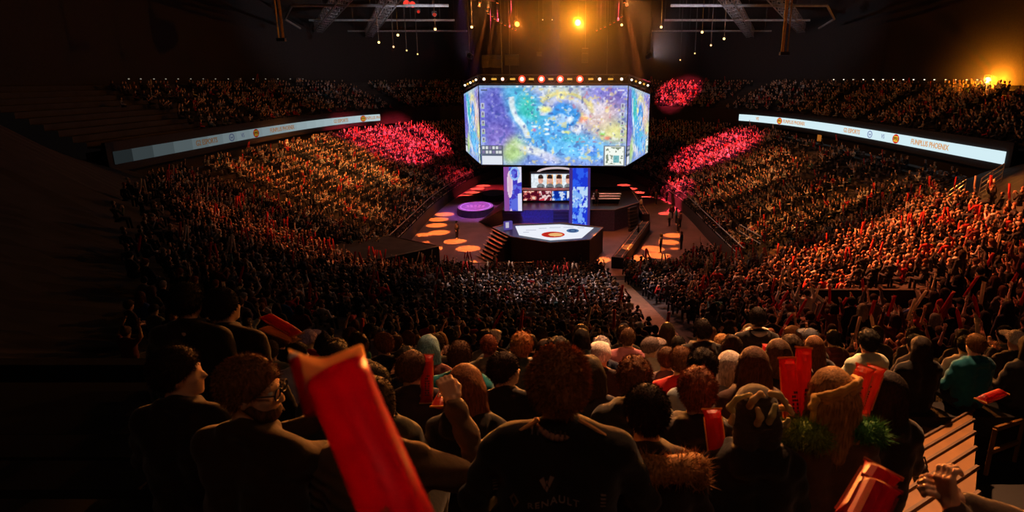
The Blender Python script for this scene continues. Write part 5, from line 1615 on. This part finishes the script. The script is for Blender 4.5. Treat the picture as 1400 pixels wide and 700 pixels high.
me.from_pydata([(-.026, .018, 0), (-.011, .028, 0), (-.003, -.002, 0), (-.008, -.020, 0), (.026, .018, 0), (.011, .028, 0), (.003, -.002, 0), (.008, -.020, 0), (0, -.006, 0), (.006, -.02, 0), (0, -.034, 0), (-.006, -.02, 0), (-.004, .012, 0), (.004, .012, 0), (0, -.002, 0)], [],
               [(0, 1, 2, 3), (5, 4, 7, 6), (8, 9, 10, 11), (12, 13, 14)])
link_mesh('emblem', on_back(me, jx(747), jz(662)), M_PRN, pA['jersey'])
for s, (px, py) in ((-1, (671, 690)), (1, (826, 690))):       # wing marks at the jersey sides
    m = MB(); vs, fs = [], []
    for i in range(4):
        y = -.02 + i * .016; fs.append(tuple(len(vs) + j for j in range(4))); vs += [(-s * -.014, y - .012, 0), (-s * .004, y - .004, 0), (-s * .008, y + .006, 0), (-s * -.012, y - .004, 0)]
    me = bpy.data.meshes.new('wing_print'); me.from_pydata(vs, [], fs); link_mesh('wing_print', on_back(me, jx(px), jz(py)), M_PRN, pA['jersey'])
# faint arc of small marks under the collar
for i, (dx, h) in enumerate(((-.055, .02), (-.035, .024), (-.014, .02), (.006, .022), (.026, .024), (.044, .028), (.06, .02))):
    me = bpy.data.meshes.new('collar_mark'); me.from_pydata([(-.003, -h / 2, 0), (.003, -h / 2, 0), (.004, h / 2, 0), (-.002, h / 2, 0)], [], [(0, 1, 2, 3)])
    link_mesh('collar_mark', on_back(me, jx(748) + dx, jz(594)), mat('jersey_faint', (.05, .035, .03), .6, .1), pA['jersey'])
for s in (-1, 1):
    m = MB(); pts = [S((s * (.07 + .145 * u), -.035, 1.075 - .085 * u - .02 * u * u)) for u in np.linspace(0, 1, 10)]
    for a, b in zip(pts[:-1], pts[1:]): m.bar(a, b, .007, 5)
    o = m.build('shoulder_piping', M_CLOTH, pA['jersey']); o.color = (.55, .28, .10, 1)

def hero(label, px, py, z, pose, hair, hairc, top, topc, scale=1.0, rz=0.0, fine=True, strands=4500, skin=(.58, .37, .25), hairname='hair', tuft=.022, hands='simple', cell=.016, hcell=.011, seed=1, trousers=(.015, .016, .02)):
    po = pose; loc = from_head(px, py, z, scale, po.stand, po.lean)
    t, parts = person(label, GRP_N, loc, rz, scale, body_mesh(po, cell, fine, hands), top_mesh(po, cell, top), leg_mesh(po, .028), None if hair is None else hair_mesh(po, hair, hcell, strands, seed, tuft),
                      (skin, topc, trousers, hairc), top, hairname)
    TAKEN[row_of(loc[1])].append(loc[0])
    return t, parts, po
# B: close-cropped neighbour with a furry brown hood
tB, pB, poB = hero('man with cropped dark hair and furry brown hood beside the printed jersey', 886, 530, 2.62, Pose(sw=.18, head=(.12, 0, 0), lean=.1), 'crop', (.022, .012, .008), 'jacket', (.022, .014, .010), seed=2)
def fur_roll(parent, path, r, col, n=1500, name='fur_collar', seed=1, ln=.03):
    rg = np.random.default_rng(seed); pr = [cap(a, b, r, r) for a, b in zip(path[:-1], path[1:])]
    V, F = surfnet(pr, .014, .02); parts = [(V, F)]; vs, fs = [], []
    C = np.array(path)
    for i, q in enumerate(rg.integers(0, len(V), n)):
        p = V[q]; c = C[np.argmin(((C - p) ** 2).sum(1))]; d = (p - c); d /= np.linalg.norm(d) + 1e-9; d = d + rg.normal(0, .4, 3); t = np.cross(d, rg.normal(0, 1, 3)); t /= np.linalg.norm(t) + 1e-9
        vs += [p - t * .002, p + t * .002, p + d * ln * rg.uniform(.5, 1.1)]; fs.append((3 * i, 3 * i + 1, 3 * i + 2))
    parts.append((np.array(vs), fs))
    o = link_mesh(name, to_mesh(name, parts, M_HAIR), None, parent); o.color = (*col, 1); return o
fur_roll(tB, [(-.17, -.03, 1.0), (-.10, -.09, 1.03), (0, -.11, 1.03), (.12, -.09, 1.02), (.19, -.03, .99), (.22, .02, .90)], .055, (.32, .15, .05), 1800, seed=4)
# C: woman with auburn hair, dark coat
hero('woman with smooth auburn hair in a black coat below the grey-shirt rows', 635, 504, 3.45, Pose(sw=.165, bulk=.95, head=(.1, -.05, 0)), 'bob', (.17, .06, .02), 'parka', (.012, .012, .012), seed=3)
# D: bearded man with glasses in profile, hands together
poD = Pose(sw=.19, head=(-1.25, -.08, 0), lean=.05, arms={1: ((.24, .22, .82), (.10, .42, .90)), -1: ((-.22, .20, .78), (.04, .42, .86))})
tD, pD, _ = hero('bearded man in profile wearing black glasses with hands held together', 330, 492, 2.42, poD, 'short', (.16, .07, .028), 'jacket', (.030, .018, .010), scale=1.06, rz=-.25, strands=3500, hands='fine', cell=.013, hcell=.009, seed=6, skin=(.60, .36, .24))
R, H = poD.RH, poD.H
m = surfnet([ell(H((0, .048, -.078)), (.056, .054, .050), R), cap(H((-.066, .0, -.03)), H((-.05, .05, -.08)), .018, .02), cap(H((.066, .0, -.03)), H((.05, .05, -.08)), .018, .02)], .009, .015,
            noise=lambda G: .002 * np.sin(G[..., 0] * 300) * np.sin(G[..., 2] * 280))
o = link_mesh('beard', to_mesh('beard', [m], M_HAIR), None, tD); o.color = (.07, .03, .012, 1)
gl = thing('glasses', 'thick black spectacle frames on the bearded man', 'glasses', tD.location); gl.rotation_euler = tD.rotation_euler; gl.scale = tD.scale
for s in (-1, 1):
    m = MB()
    for i in range(16):
        a0, a1 = 2 * math.pi * i / 16, 2 * math.pi * (i + 1) / 16
        m.bar(H((s * .036 + .028 * math.cos(a0), .106, .012 + .021 * math.sin(a0))), H((s * .036 + .028 * math.cos(a1), .106, .012 + .021 * math.sin(a1))), .0035, 5)
    m.build('rim', M_INK, gl)
    m = MB(); m.bar(H((s * .064, .104, .018)), H((s * .080, .0, .012)), .0032, 5); m.bar(H((s * .080, .0, .012)), H((s * .080, -.03, -.005)), .003, 5); m.build('temple', M_INK, gl)
m = MB(); m.bar(H((-.009, .108, .016)), H((.009, .108, .016)), .003, 5); m.build('bridge', M_INK, gl)
for s in (-1, 1):
    m = MB(); m.lathe([(.002, -.011), (.009, -.006), (.011, 0), (.009, .006), (.002, .011)], 10, H((s * .034, .077, .012))); o = m.build('eye', mat('eye_white', (.7, .68, .65), .3), tD, True)
# E: person in the plush claw hat
poE = Pose(sw=.17, bulk=.95, lean=.05)
tE, pE, _ = hero('person in black coat wearing a knitted plush hat with curled horns', 1036, 534, 2.78, poE, None, (0, 0, 0), 'parka', (.014, .012, .011), scale=1.0, seed=8)
H, R = poE.H, poE.RH
hat = thing('plush_hat', 'knitted plush hat with pale curled horns on a person in black', 'hat', tE.location); hat.scale = tE.scale
def knit(G): return .0035 * np.sin(G[..., 2] * 260) * np.ones_like(G[..., 0])
o = link_mesh('crown', to_mesh('crown', [surfnet([ell(H((0, -.012, .035)), (.100, .120, .118), R), cap(H((-.05, -.06, -.02)), H((-.045, -.06, -.09)), .06, .06), cap(H((.05, -.06, -.02)), H((.045, -.06, -.09)), .06, .06)], .010, .02, noise=knit)], M_CLOTH), None, hat); o.color = (.035, .026, .018, 1)
horns = [[(-.09, -.02, .02), (-.125, -.03, .06), (-.10, -.05, .115), (-.05, -.07, .145)], [(-.055, -.09, .10), (-.05, -.115, .145), (-.02, -.11, .17), (.0, -.09, .15)], [(-.03, -.135, .04), (-.025, -.15, .08), (-.035, -.135, .11)],
         [(.02, -.135, .05), (.025, -.15, .09), (.04, -.13, .125)], [(.04, -.07, .15), (.075, -.075, .145), (.105, -.07, .11), (.12, -.07, .075)], [(.09, -.04, .06), (.13, -.05, .07), (.15, -.05, .04)], [(.10, -.04, -.02), (.125, -.06, -.01), (.13, -.07, .02)], [(-.10, -.03, -.02), (-.118, -.05, .0), (-.115, -.06, .035)]]
for i, hh in enumerate(horns):
    pr = [cap(H(a), H(b), .016 - .002 * j, .016 - .002 * (j + 1)) for j, (a, b) in enumerate(zip(hh[:-1], hh[1:]))]
    o = link_mesh('horn', to_mesh('horn', [surfnet(pr, .006, .012)], M_CLOTH), None, hat); o.color = (.50, .34, .14, 1) if i % 3 else (.42, .36, .14, 1)
# F: long fair hair with a yellow band, green fur on the shoulders
poF = Pose(sw=.165, bulk=.95, head=(.15, .05, 0))
tF, pF, _ = hero('person with long fair hair tied by a yellow band, green fur on shoulders', 1142, 508, 2.86, poF, 'long', (.32, .15, .045), 'jacket', (.10, .045, .022), seed=9, strands=3500, tuft=.03, hcell=.009)
H, R = poF.H, poF.RH
bd = thing('hair_band', 'twisted yellow cloth band tied over long fair hair', 'headband', tF.location)
for dz, c in ((0, (.50, .24, .05)), (.022, (.58, .31, .07)), (-.022, (.42, .19, .04))):
    pts = [H(p) for p in ((.100, .0, .075 + dz), (.085, -.065, .095 + dz), (.035, -.105, .105 + dz), (-.03, -.118, .085 + dz), (-.078, -.092, .055 + dz * .8), (-.104, -.050, .030 + dz * .5))]
    o = link_mesh('twist', to_mesh('twist', [surfnet([cap(a, b, .013 + .002 * math.sin(i * 2), .013) for i, (a, b) in enumerate(zip(pts[:-1], pts[1:]))], .007, .014)], M_CLOTH), None, bd); o.color = (*c, 1)
o = link_mesh('knot', to_mesh('knot', [surfnet([ell(H((-.10, -.05, .03)), (.03, .03, .022)), cap(H((-.11, -.06, .03)), H((-.135, -.07, .0)), .014, .018), cap(H((-.115, -.06, .02)), H((-.12, -.075, -.07)), .012, .016)], .007, .012)], M_CLOTH), None, bd); o.color = (.62, .33, .06, 1)
fur_roll(tF, [(-.20, .0, .99), (-.16, -.05, 1.03), (-.10, -.09, 1.03)], .058, (.17, .24, .035), 1700, 'fur_pad', 12, .04)
fur_roll(tF, [(.12, -.06, 1.04), (.18, -.03, 1.02), (.22, .0, .98)], .045, (.06, .20, .05), 1200, 'fur_pad', 13, .035)
# G: long brown hair
hero('woman with long chestnut hair in brown coat beyond the plush hat', 1033, 478, 4.1, Pose(sw=.165, bulk=.95), 'long', (.07, .028, .013), 'parka', (.055, .022, .014), seed=10)
# H, I and friends
hero('man with thick curly brown hair in olive-black hoodie beyond the furry hood', 868, 492, 3.75, Pose(sw=.19, lean=.1), 'curly', (.16, .06, .022), 'hoodie', (.022, .02, .014), seed=11)
hero('man with dark hair and bare ear in black jacket looking sideways', 690, 484, 4.2, Pose(sw=.185, head=(-1.0, 0, 0)), 'short', (.03, .015, .01), 'jacket', (.014, .013, .013), seed=12)
hero('man in bright teal top with short brown hair', 627, 468, 5.0, Pose(sw=.20, head=(0, 0, .05)), 'short', (.07, .03, .014), 'jacket', (.005, .18, .22), seed=13)
hero('person with pale blue dyed hair and maroon scarf', 584, 461, 5.9, Pose(sw=.165), 'bob', (.16, .30, .36), 'hoodie', (.12, .03, .03), seed=14, skin=(.6, .42, .34))
hero('person in a round white cap beyond the auburn-haired jersey man', 822, 470, 5.9, Pose(sw=.18), 'cap', (.62, .58, .55), 'jacket', (.03, .02, .02), strands=0, seed=15, hairname='cap')
hero('person with white hair seated past the curly-haired man', 1000, 484, 4.6, Pose(sw=.17), 'bob', (.42, .38, .34), 'jacket', (.04, .03, .03), seed=16)
hero('person with dark curls in pale blue shirt next to white-haired one', 962, 480, 4.5, Pose(sw=.185), 'curly', (.016, .010, .008), 't-shirt', (.24, .30, .34), seed=17)
hero('person with red curls in dark coat holding a red clapper', 955, 508, 3.4, Pose(sw=.18, lean=.1), 'curly', (.17, .05, .02), 'parka', (.014, .012, .012), seed=18)
hero('person in scarlet top with short fair hair', 932, 476, 5.2, Pose(sw=.19), 'short', (.12, .05, .02), 't-shirt', (.45, .015, .02), seed=19)
hero('person with wavy copper hair glowing amber by the parapet row', 713, 457, 6.0, Pose(sw=.17), 'curly', (.30, .12, .035), 'parka', (.05, .06, .06), seed=20)
hero('dark-haired person in black next to the fair-haired band wearer', 1214, 512, 3.5, Pose(sw=.17, head=(.6, 0, 0)), 'long', (.02, .012, .01), 'hoodie', (.012, .011, .011), seed=21)
tK, pK, poK = hero('standing dark figure with pale collar just behind the parapet', 1037, 421, 6.9, Pose(stand=True, sw=.19), 'short', (.02, .014, .012), 'parka', (.018, .016, .016), seed=22)
o = link_mesh('collar', to_mesh('collar', [surfnet([cap(poK.shear((.10 * math.cos(a), -.02 + .085 * math.sin(a), 1.47)), poK.shear((.10 * math.cos(a + .35), -.02 + .085 * math.sin(a + .35), 1.47)), .03) for a in np.arange(0, 6.3, .35)], .014, .02)], M_CLOTH), None, tK); o.color = (.42, .40, .38, 1)
hero('standing black-clad figure beside the brown stairway', 962, 437, 6.6, Pose(stand=True, sw=.21, bulk=1.15), 'short', (.015, .011, .01), 'parka', (.012, .011, .012), seed=23)
hero('tall dark figure standing at the shadowed end of the near tier', 250, 388, 4.0, Pose(stand=True, sw=.2), 'short', (.01, .01, .01), 'jacket', (.010, .011, .010), seed=24)
hero('tall dark figure turning its head beside the other shadowed standing figure', 302, 396, 4.2, Pose(stand=True, sw=.2, head=(-.4, 0, 0)), 'short', (.01, .01, .01), 'jacket', (.010, .009, .009), seed=25)
hero('shadowed person in profile behind the bearded man', 236, 478, 2.9, Pose(sw=.18, head=(-1.2, 0, 0)), 'short', (.02, .012, .01), 'jacket', (.012, .010, .009), seed=26)
hero('hunched person with orange-lit shoulder next to plush hat', 985, 605, 2.35, Pose(sw=.18, lean=.3), 'curly', (.05, .02, .01), 'parka', (.16, .07, .025), seed=27) if False else None
# M: raised fist and bent brown sleeve behind the big clapper
poM = Pose(sw=.19, head=(.2, 0, 0), arms={1: ((.44, .14, .74), (.27, .30, 1.05))})
pw = at_depth(505, 520, 2.45)
locM = (pw.x, pw.y - .02, pw.z - 1.30)
bm = body_mesh(poM, .013, True, 'fine', {1: ((-.35, .35, .85), (-.4, .8, 0), 1.25)})
tM, pM = person('person in brown jacket raising a clenched fist', GRP_N, locM, 0, 1.0, bm, top_mesh(poM, .013, 'jacket', .02, noise=lambda G: .006 * np.sin(G[..., 2] * 95 + G[..., 0] * 40)), leg_mesh(poM, .028), hair_mesh(poM, 'short', .011, 1500, 31),
                ((.60, .36, .22), (.085, .048, .022), (.015, .015, .018), (.02, .012, .01)), 'jacket')
TAKEN[0].append(locM[0])
# N: person at the aisle with clasped hands
poN = Pose(sw=.19, head=(.3, 0, 0), arms={-1: ((-.30, .22, .78), (-.42, .46, .98)), 1: ((.16, .32, .80), (-.36, .50, .96))})
pn = at_depth(1302, 648, 2.05)
locN = (pn.x + .42, pn.y - .50, pn.z - 1.04)
bn = body_mesh(poN, .013, True, 'fine', {-1: ((-.15, .35, .85), (.9, .2, .1), 1.0), 1: ((-.75, .15, .55), (-.3, .6, -.6), .95)})
tN, pN = person('person at the wooden steps in grey-brown sleeves with clasped hands', GRP_N, locN, .1, 1.0, bn, top_mesh(poN, .014, 'jacket', .018), leg_mesh(poN, .028), hair_mesh(poN, 'short', .012, 1200, 33),
                ((.58, .33, .20), (.09, .06, .04), (.02, .018, .016), (.02, .012, .01)), 'jacket')
TAKEN[0].append(locN[0])

# generic spectators in the near tier
POSES_N = {'sitting upright': 26, 'leaning forward': 14, 'sitting slim': 14, 'sitting broad': 12, 'looking aside': 8, 'looking other way': 8, 'clapping': 5, 'one arm raised': 2}
NEAR = []
for k, D in enumerate(ROWS):
    xl = -.80 * D - .6; xr = .80 * D + .7
    x = xl + rnd.uniform(0, .3)
    while x < xr:
        ok = all(abs(x - q) > .46 for q in TAKEN[k])
        # wooden steps run through here
        cxs = 3.24 + (D - 4.72) * .696
        if cxs - 1.15 < x < cxs + 2.4 and 1.2 < D < 6.2: ok = False
        if k == 0 and x > -1.8 and x < 2.0 and all(abs(x - q) > .46 for q in TAKEN[0]) and abs(x + .55) < .25: ok = False
        if project((x, D, near_floor(D) + 1.2))[0] < 205: ok = False
        if ok:
            lod = 1 if k < 6 else 1
            loc = (x, D + rnd.uniform(-.05, .05), near_floor(D))
            where = ('row at the parapet' if k == 7 else '%s row behind the parapet' % ORD[7 - k])
            random_person(loc, math.atan2(66 - D, 0 - x) - math.pi / 2 + rnd.gauss(0, .08), lod, where, GRP_N, POSES_N); NEAR.append(x)
        x += rnd.uniform(.56, .66)
# individuals in the bowl
POSES_B = {'sitting upright': 14, 'leaning forward': 10, 'sitting slim': 10, 'sitting broad': 8, 'clapping': 8, 'looking aside': 4, 'looking other way': 4, 'both arms raised': 5, 'one arm raised': 5}
POSES_C = {'sitting upright': 6, 'clapping': 8, 'both arms raised': 12, 'one arm raised': 10, 'standing arms up': 6, 'standing': 5, 'leaning forward': 4, 'sitting slim': 5}
NIND = 0
for x, y, z, px, py, dz in BOWL_IND:
    if len(NEAR) + NIND > 262: break
    right = x > 4.3
    where = 'bowl beyond the brown stairway' if right else ('bowl between the stairways' if x > -6.5 else 'bowl near the amber-lit stand')
    tp_, _ = random_person((x, y, z), math.atan2(66 - y, 0 - x) - math.pi / 2 + rnd.gauss(0, .1), 0, where, 'spectators in the bowl below the parapet', POSES_C if right else POSES_B); NIND += 1
    if rnd.random() < (.3 if right else .08):
        b = Vector((x + rnd.uniform(.1, .3), y + .15, z + 1.25)); tp = b + Vector((rnd.uniform(-.25, .35), .1, .55))
        col = (.50, .02, .02) if rnd.random() < .6 else (.70, .62, .5)
        clapper(b, tp, '%s clapper stick above %s' % ('red' if col[0] < .6 else 'pale', ' '.join(tp_['label'].split(',')[0].split() + tp_['label'].split(',')[1].split())), 'clapper sticks waved in the bowl', col, printed=False)
# staff and guests on the arena floor
for i, (px, py) in enumerate(((625, 326), (903, 346), (931, 342), (677, 374), (793, 377), (857, 383), (876, 290), (888, 268), (893, 271), (899, 268), (905, 273), (911, 277), (918, 300), (924, 306), (915, 310), (930, 312), (897, 280), (927, 318), (872, 330), (768, 261))):
    g = at_height(px, py, 0)
    if px == 768: g = Vector((3.9, 64.5, 2.2))
    w = {625: 'beside the draped block', 903: 'in the light pools', 931: 'in the light pools', 677: 'at foot of stage stairs', 793: 'at front of the stage', 857: 'by the end of camera track', 876: 'by the far camera track', 872: 'leaning on the camera track', 768: 'on stage wing'}.get(px, 'in the red-lit group at floor edge')
    random_person(g, rnd.uniform(-3, 3), 0, w, 'people standing on the arena floor', {'standing': 1})

# ------------------------------------------------------------------ clapper sticks in the near tier
RD = (.50, .022, .018); OR_ = (.62, .10, .03)
clapper(at_depth(1083, 592, 2.95), at_depth(1076, 488, 3.0), 'upright red clapper stick, shorter of the pair beside the plush hat', None, (.55, .03, .02), (.75, .25, .06), roll=.2)
clapper(at_depth(1094, 588, 3.0), at_depth(1099, 474, 3.05), 'upright red clapper stick, taller of the pair beside the plush hat', None, (.52, .045, .025), roll=.5)
clapper(at_depth(1162, 568, 3.05), at_depth(1184, 500, 3.1), 'tilted orange-red clapper stick next to the yellow hair band', None, (.60, .09, .035), roll=.3, r=1.0)
clapper(at_depth(1176, 566, 3.15), at_depth(1199, 500, 3.2), 'tilted orange-red clapper stick, outer of the tilted pair', None, (.60, .10, .04), roll=.1)
clapper(at_depth(583, 552, 4.3), at_depth(584, 484, 4.4), 'upright dark red clapper stick before the pale blue hair', None, (.40, .02, .015), roll=.2)
clapper(at_depth(598, 556, 3.9), at_depth(613, 528, 4.4), 'slanted red clapper stick with yellow edge beside the auburn woman', None, (.45, .025, .015), (.7, .35, .08))
clapper(at_depth(984, 645, 2.85), at_depth(973, 558, 2.95), 'red clapper stick with yellow seam held low by the plush hat', None, (.50, .02, .015), (.75, .40, .08), printed=False)
clapper(at_depth(1160, 722, 1.75), at_depth(1208, 640, 1.9), 'crimson clapper stick lying over the wooden steps, upper one', None, (.45, .015, .03), (.45, .15, .08), printed=False, roll=.2, r=1.2)
clapper(at_depth(1170, 735, 1.6), at_depth(1206, 660, 1.72), 'crimson clapper stick over the wooden steps, lower glossy one', None, (.42, .01, .045), (.35, .05, .06), printed=False, roll=.1, r=1.1)
clapper(at_depth(362, 432, 4.2), at_depth(408, 458, 4.0), 'red clapper stick held level in the shadows', None, (.50, .015, .02), printed=False, r=.9)
clapper(at_depth(360, 448, 4.2), at_depth(406, 466, 4.0), 'tan clapper stick held level under the red one', None, (.50, .28, .09), (.5, .3, .1), printed=False, r=.7)
clapper(at_depth(1340, 548, 3.0), at_depth(1372, 536, 3.1), 'flat red clapper stick with yellow edge lying across a lap', None, (.45, .02, .02), (.70, .45, .12), printed=False, r=.6)
clapper(at_depth(1046, 500, 6.4), at_depth(1047, 470, 6.5), 'bright red clapper stick glowing beyond the chestnut hair', None, (.75, .05, .06), printed=False, r=.8)
# sheet of card held up
t = thing('paper_card', 'pale paper card held up near the blue-haired person', 'card', at_depth(543, 502, 4.5)); t.rotation_euler = (.6, .3, .5)
m = MB(); m.box((0, 0, 0), (.07, .004, .17), 0.3); m.build('sheet', mat('card_paper', (.42, .33, .36), .7), t)

# the big blurred clapper close to the camera
big = thing('clapper_stick', 'huge blurred red clapper stick with pale pinched end beside the camera', 'clapper stick', at_depth(556, 735, .62))
tipb = at_depth(464, 520, .70)
d = tipb - big.location
_zz = d.normalized(); _xx = (Vector((1, 0, 0)) - _zz * _zz.x).normalized(); _yy = _zz.cross(_xx)
big.rotation_euler = Matrix((_xx, _yy, _zz)).transposed().to_euler()
LB = d.length
m = MB(); n = 28; prof = []
rB = .0335
stations = [(-.12, 1, 1), (LB - .10, 1, 1), (LB - .045, 1.0, .97), (LB - .012, 1.03, .80), (LB + .012, 1.06, .55)]
vs = []
for z, fx, fy in stations:
    for i in range(n):
        a = 2 * math.pi * i / n; vs.append((rB * fx * math.cos(a), rB * fy * math.sin(a), z))
fs = [(k * n + i, k * n + (i + 1) % n, (k + 1) * n + (i + 1) % n, (k + 1) * n + i) for k in range(len(stations) - 1) for i in range(n)]
fs.append(tuple(range(n - 1, -1, -1))); fs.append(tuple(range((len(stations) - 1) * n, len(stations) * n))); m.add(vs, fs)
o = m.build('tube', M_STICK, big, True); o.color = (.72, .002, .06, 1)
# pinched fish-tail: flaring film with two horns, amber lamplight put into its colour
m = MB(); vs = []; kz = 8; ni = 15
for k in range(kz):
    u = k / (kz - 1)
    for i in range(ni):
        a = -1 + 2 * i / (ni - 1)
        top = .022 + (.034 * abs(a) ** 1.5 if a < 0 else -.004 * a)
        th = rB * .5 * (1 - u) * math.sqrt(max(0, 1 - a * a * .96))
        vs.append((a * rB * (1.06 + .06 * u), -th - .001, LB + .010 + top * u))
nb = len(vs)
vs += [(x, -y + .0005, z) for x, y, z in vs]
for s0 in (0, nb):
    for k in range(kz - 1):
        for i in range(ni - 1):
            f = (s0 + k * ni + i, s0 + k * ni + i + 1, s0 + (k + 1) * ni + i + 1, s0 + (k + 1) * ni + i); m.f.append(f if s0 == 0 else f[::-1])
m.v = vs
o = m.build('pinched_end', M_STICK, big, True); o.color = (.85, .52, .22, 1)
m = MB(); m.bar((-rB * 1.08, 0, LB - .02), (-rB * 1.04, 0, LB + .050), .011, 8, .007); o = m.build('corner_horn', M_STICK, big, True); o.color = (.46, .01, .02, 1)
m = MB(); m.lathe([(.002, 0), (.007, .003), (.006, .009), (.002, .012)], 10, (-rB * 1.04, 0, LB + .046)); o = m.build('valve', M_PLAIN, big, True); o.color = (.6, .55, .52, 1)
m = MB(); m.bar((.002, -rB * 1.005, -.12), (-.004, -rB * 1.005, LB - .16), .0045, 6); o = m.build('side_seam', M_STICK, big); o.color = (.62, .14, .05, 1)
m = MB()
rg = random.Random(9)
for i in range(9):
    z = LB - .20 - i * .012; a0 = -2.35
    for j in range(4):
        if rg.random() < .8:
            a = a0 + j * .13; m.box((rB * 1.004 * math.cos(a), rB * 1.004 * math.sin(a), z), (.005, .002, .007), a + math.pi / 2)
m.build('print', M_INK, big)['kind'] = 'stuff'

# ------------------------------------------------------------------ wooden steps on the near aisle
M_WOOD = mat('step_wood', (.24, .105, .022), .5, .18, 5, bump=.2); M_WOODD = mat('step_riser', (.10, .05, .022), .6, .2)
ws = thing('aisle_steps', 'amber-lit wooden aisle steps with dark nosings beside the red clapper sticks', 'stairs', (0, 0, 0))
step0 = Vector((2.60, 4.30, 0)); du = Vector((.84, .54, 0)).normalized(); stepv = Vector((.40, .575, 0))
nv = Vector((-du.y, du.x, 0)); LT = 1.5
for i in range(-4, 3):
    a = step0 + stepv * i; b = a + du * LT; c = (a + b) / 2; z = near_floor(c.y) + .07
    q = [a, b, b + stepv * .97, a + stepv * .97]
    m = MB(); m.add([(p.x, p.y, z - .035) for p in q] + [(p.x, p.y, z) for p in q], [(3, 2, 1, 0), (4, 5, 6, 7), (0, 1, 5, 4), (1, 2, 6, 5), (2, 3, 7, 6), (3, 0, 4, 7)]); tr = m.build('tread', M_WOOD, ws)
    m = MB(); e0 = q[3] + Vector((0, 0, z)); e1 = q[2] + Vector((0, 0, z)); m.bar(e0, e1, .022, 6); m.build('nosing', M_WOODD, tr)
    m = MB(); m.add([(p.x, p.y, zz) for zz in (z - .16, z - .02) for p in (q[3], q[2], q[2] + nv * .02, q[3] + nv * .02)], [(0, 1, 5, 4), (1, 2, 6, 5), (2, 3, 7, 6), (3, 0, 4, 7), (3, 2, 1, 0), (4, 5, 6, 7)]); m.build('riser', M_WOODD, ws)
t = thing('paper_note', 'square pale paper note lying on the wooden steps', 'paper', at_depth(1240, 672, 5.0)); 
p = step0 + stepv * -.5 + du * .30; t.location = (p.x, p.y, near_floor((step0 + du * .75 + stepv * -1).y) + .075); t.rotation_euler = (0, 0, .5)
m = MB(); m.box((0, 0, 0), (.16, .14, .004)); m.build('sheet', mat('note_paper', (.72, .46, .18), .7), t)
t = thing('shoulder_bag', 'small black bag standing on the wooden steps', 'bag'); p = step0 + stepv * -.5 + du * .62; t.location = (p.x, p.y, near_floor((step0 + du * .75 + stepv * -1).y) + .072)
m = MB(); m.lathe([(.04, 0), (.055, .02), (.05, .12), (.03, .16)], 10); m.build('pouch', M_BLACK, t, True)
m = MB(); m.bar((-.04, 0, .14), (0, 0, .24), .006, 5); m.bar((0, 0, .24), (.04, 0, .14), .006, 5); m.build('strap', M_BLACK, t)
railing('handrail', [(4.55, 5.75, near_floor(5.75) - .25), (5.2, 6.2, near_floor(6.2) - .25)], .55, 'short amber wooden rail beside the aisle steps', 'handrail', 2, .6, M_WOOD, .03)
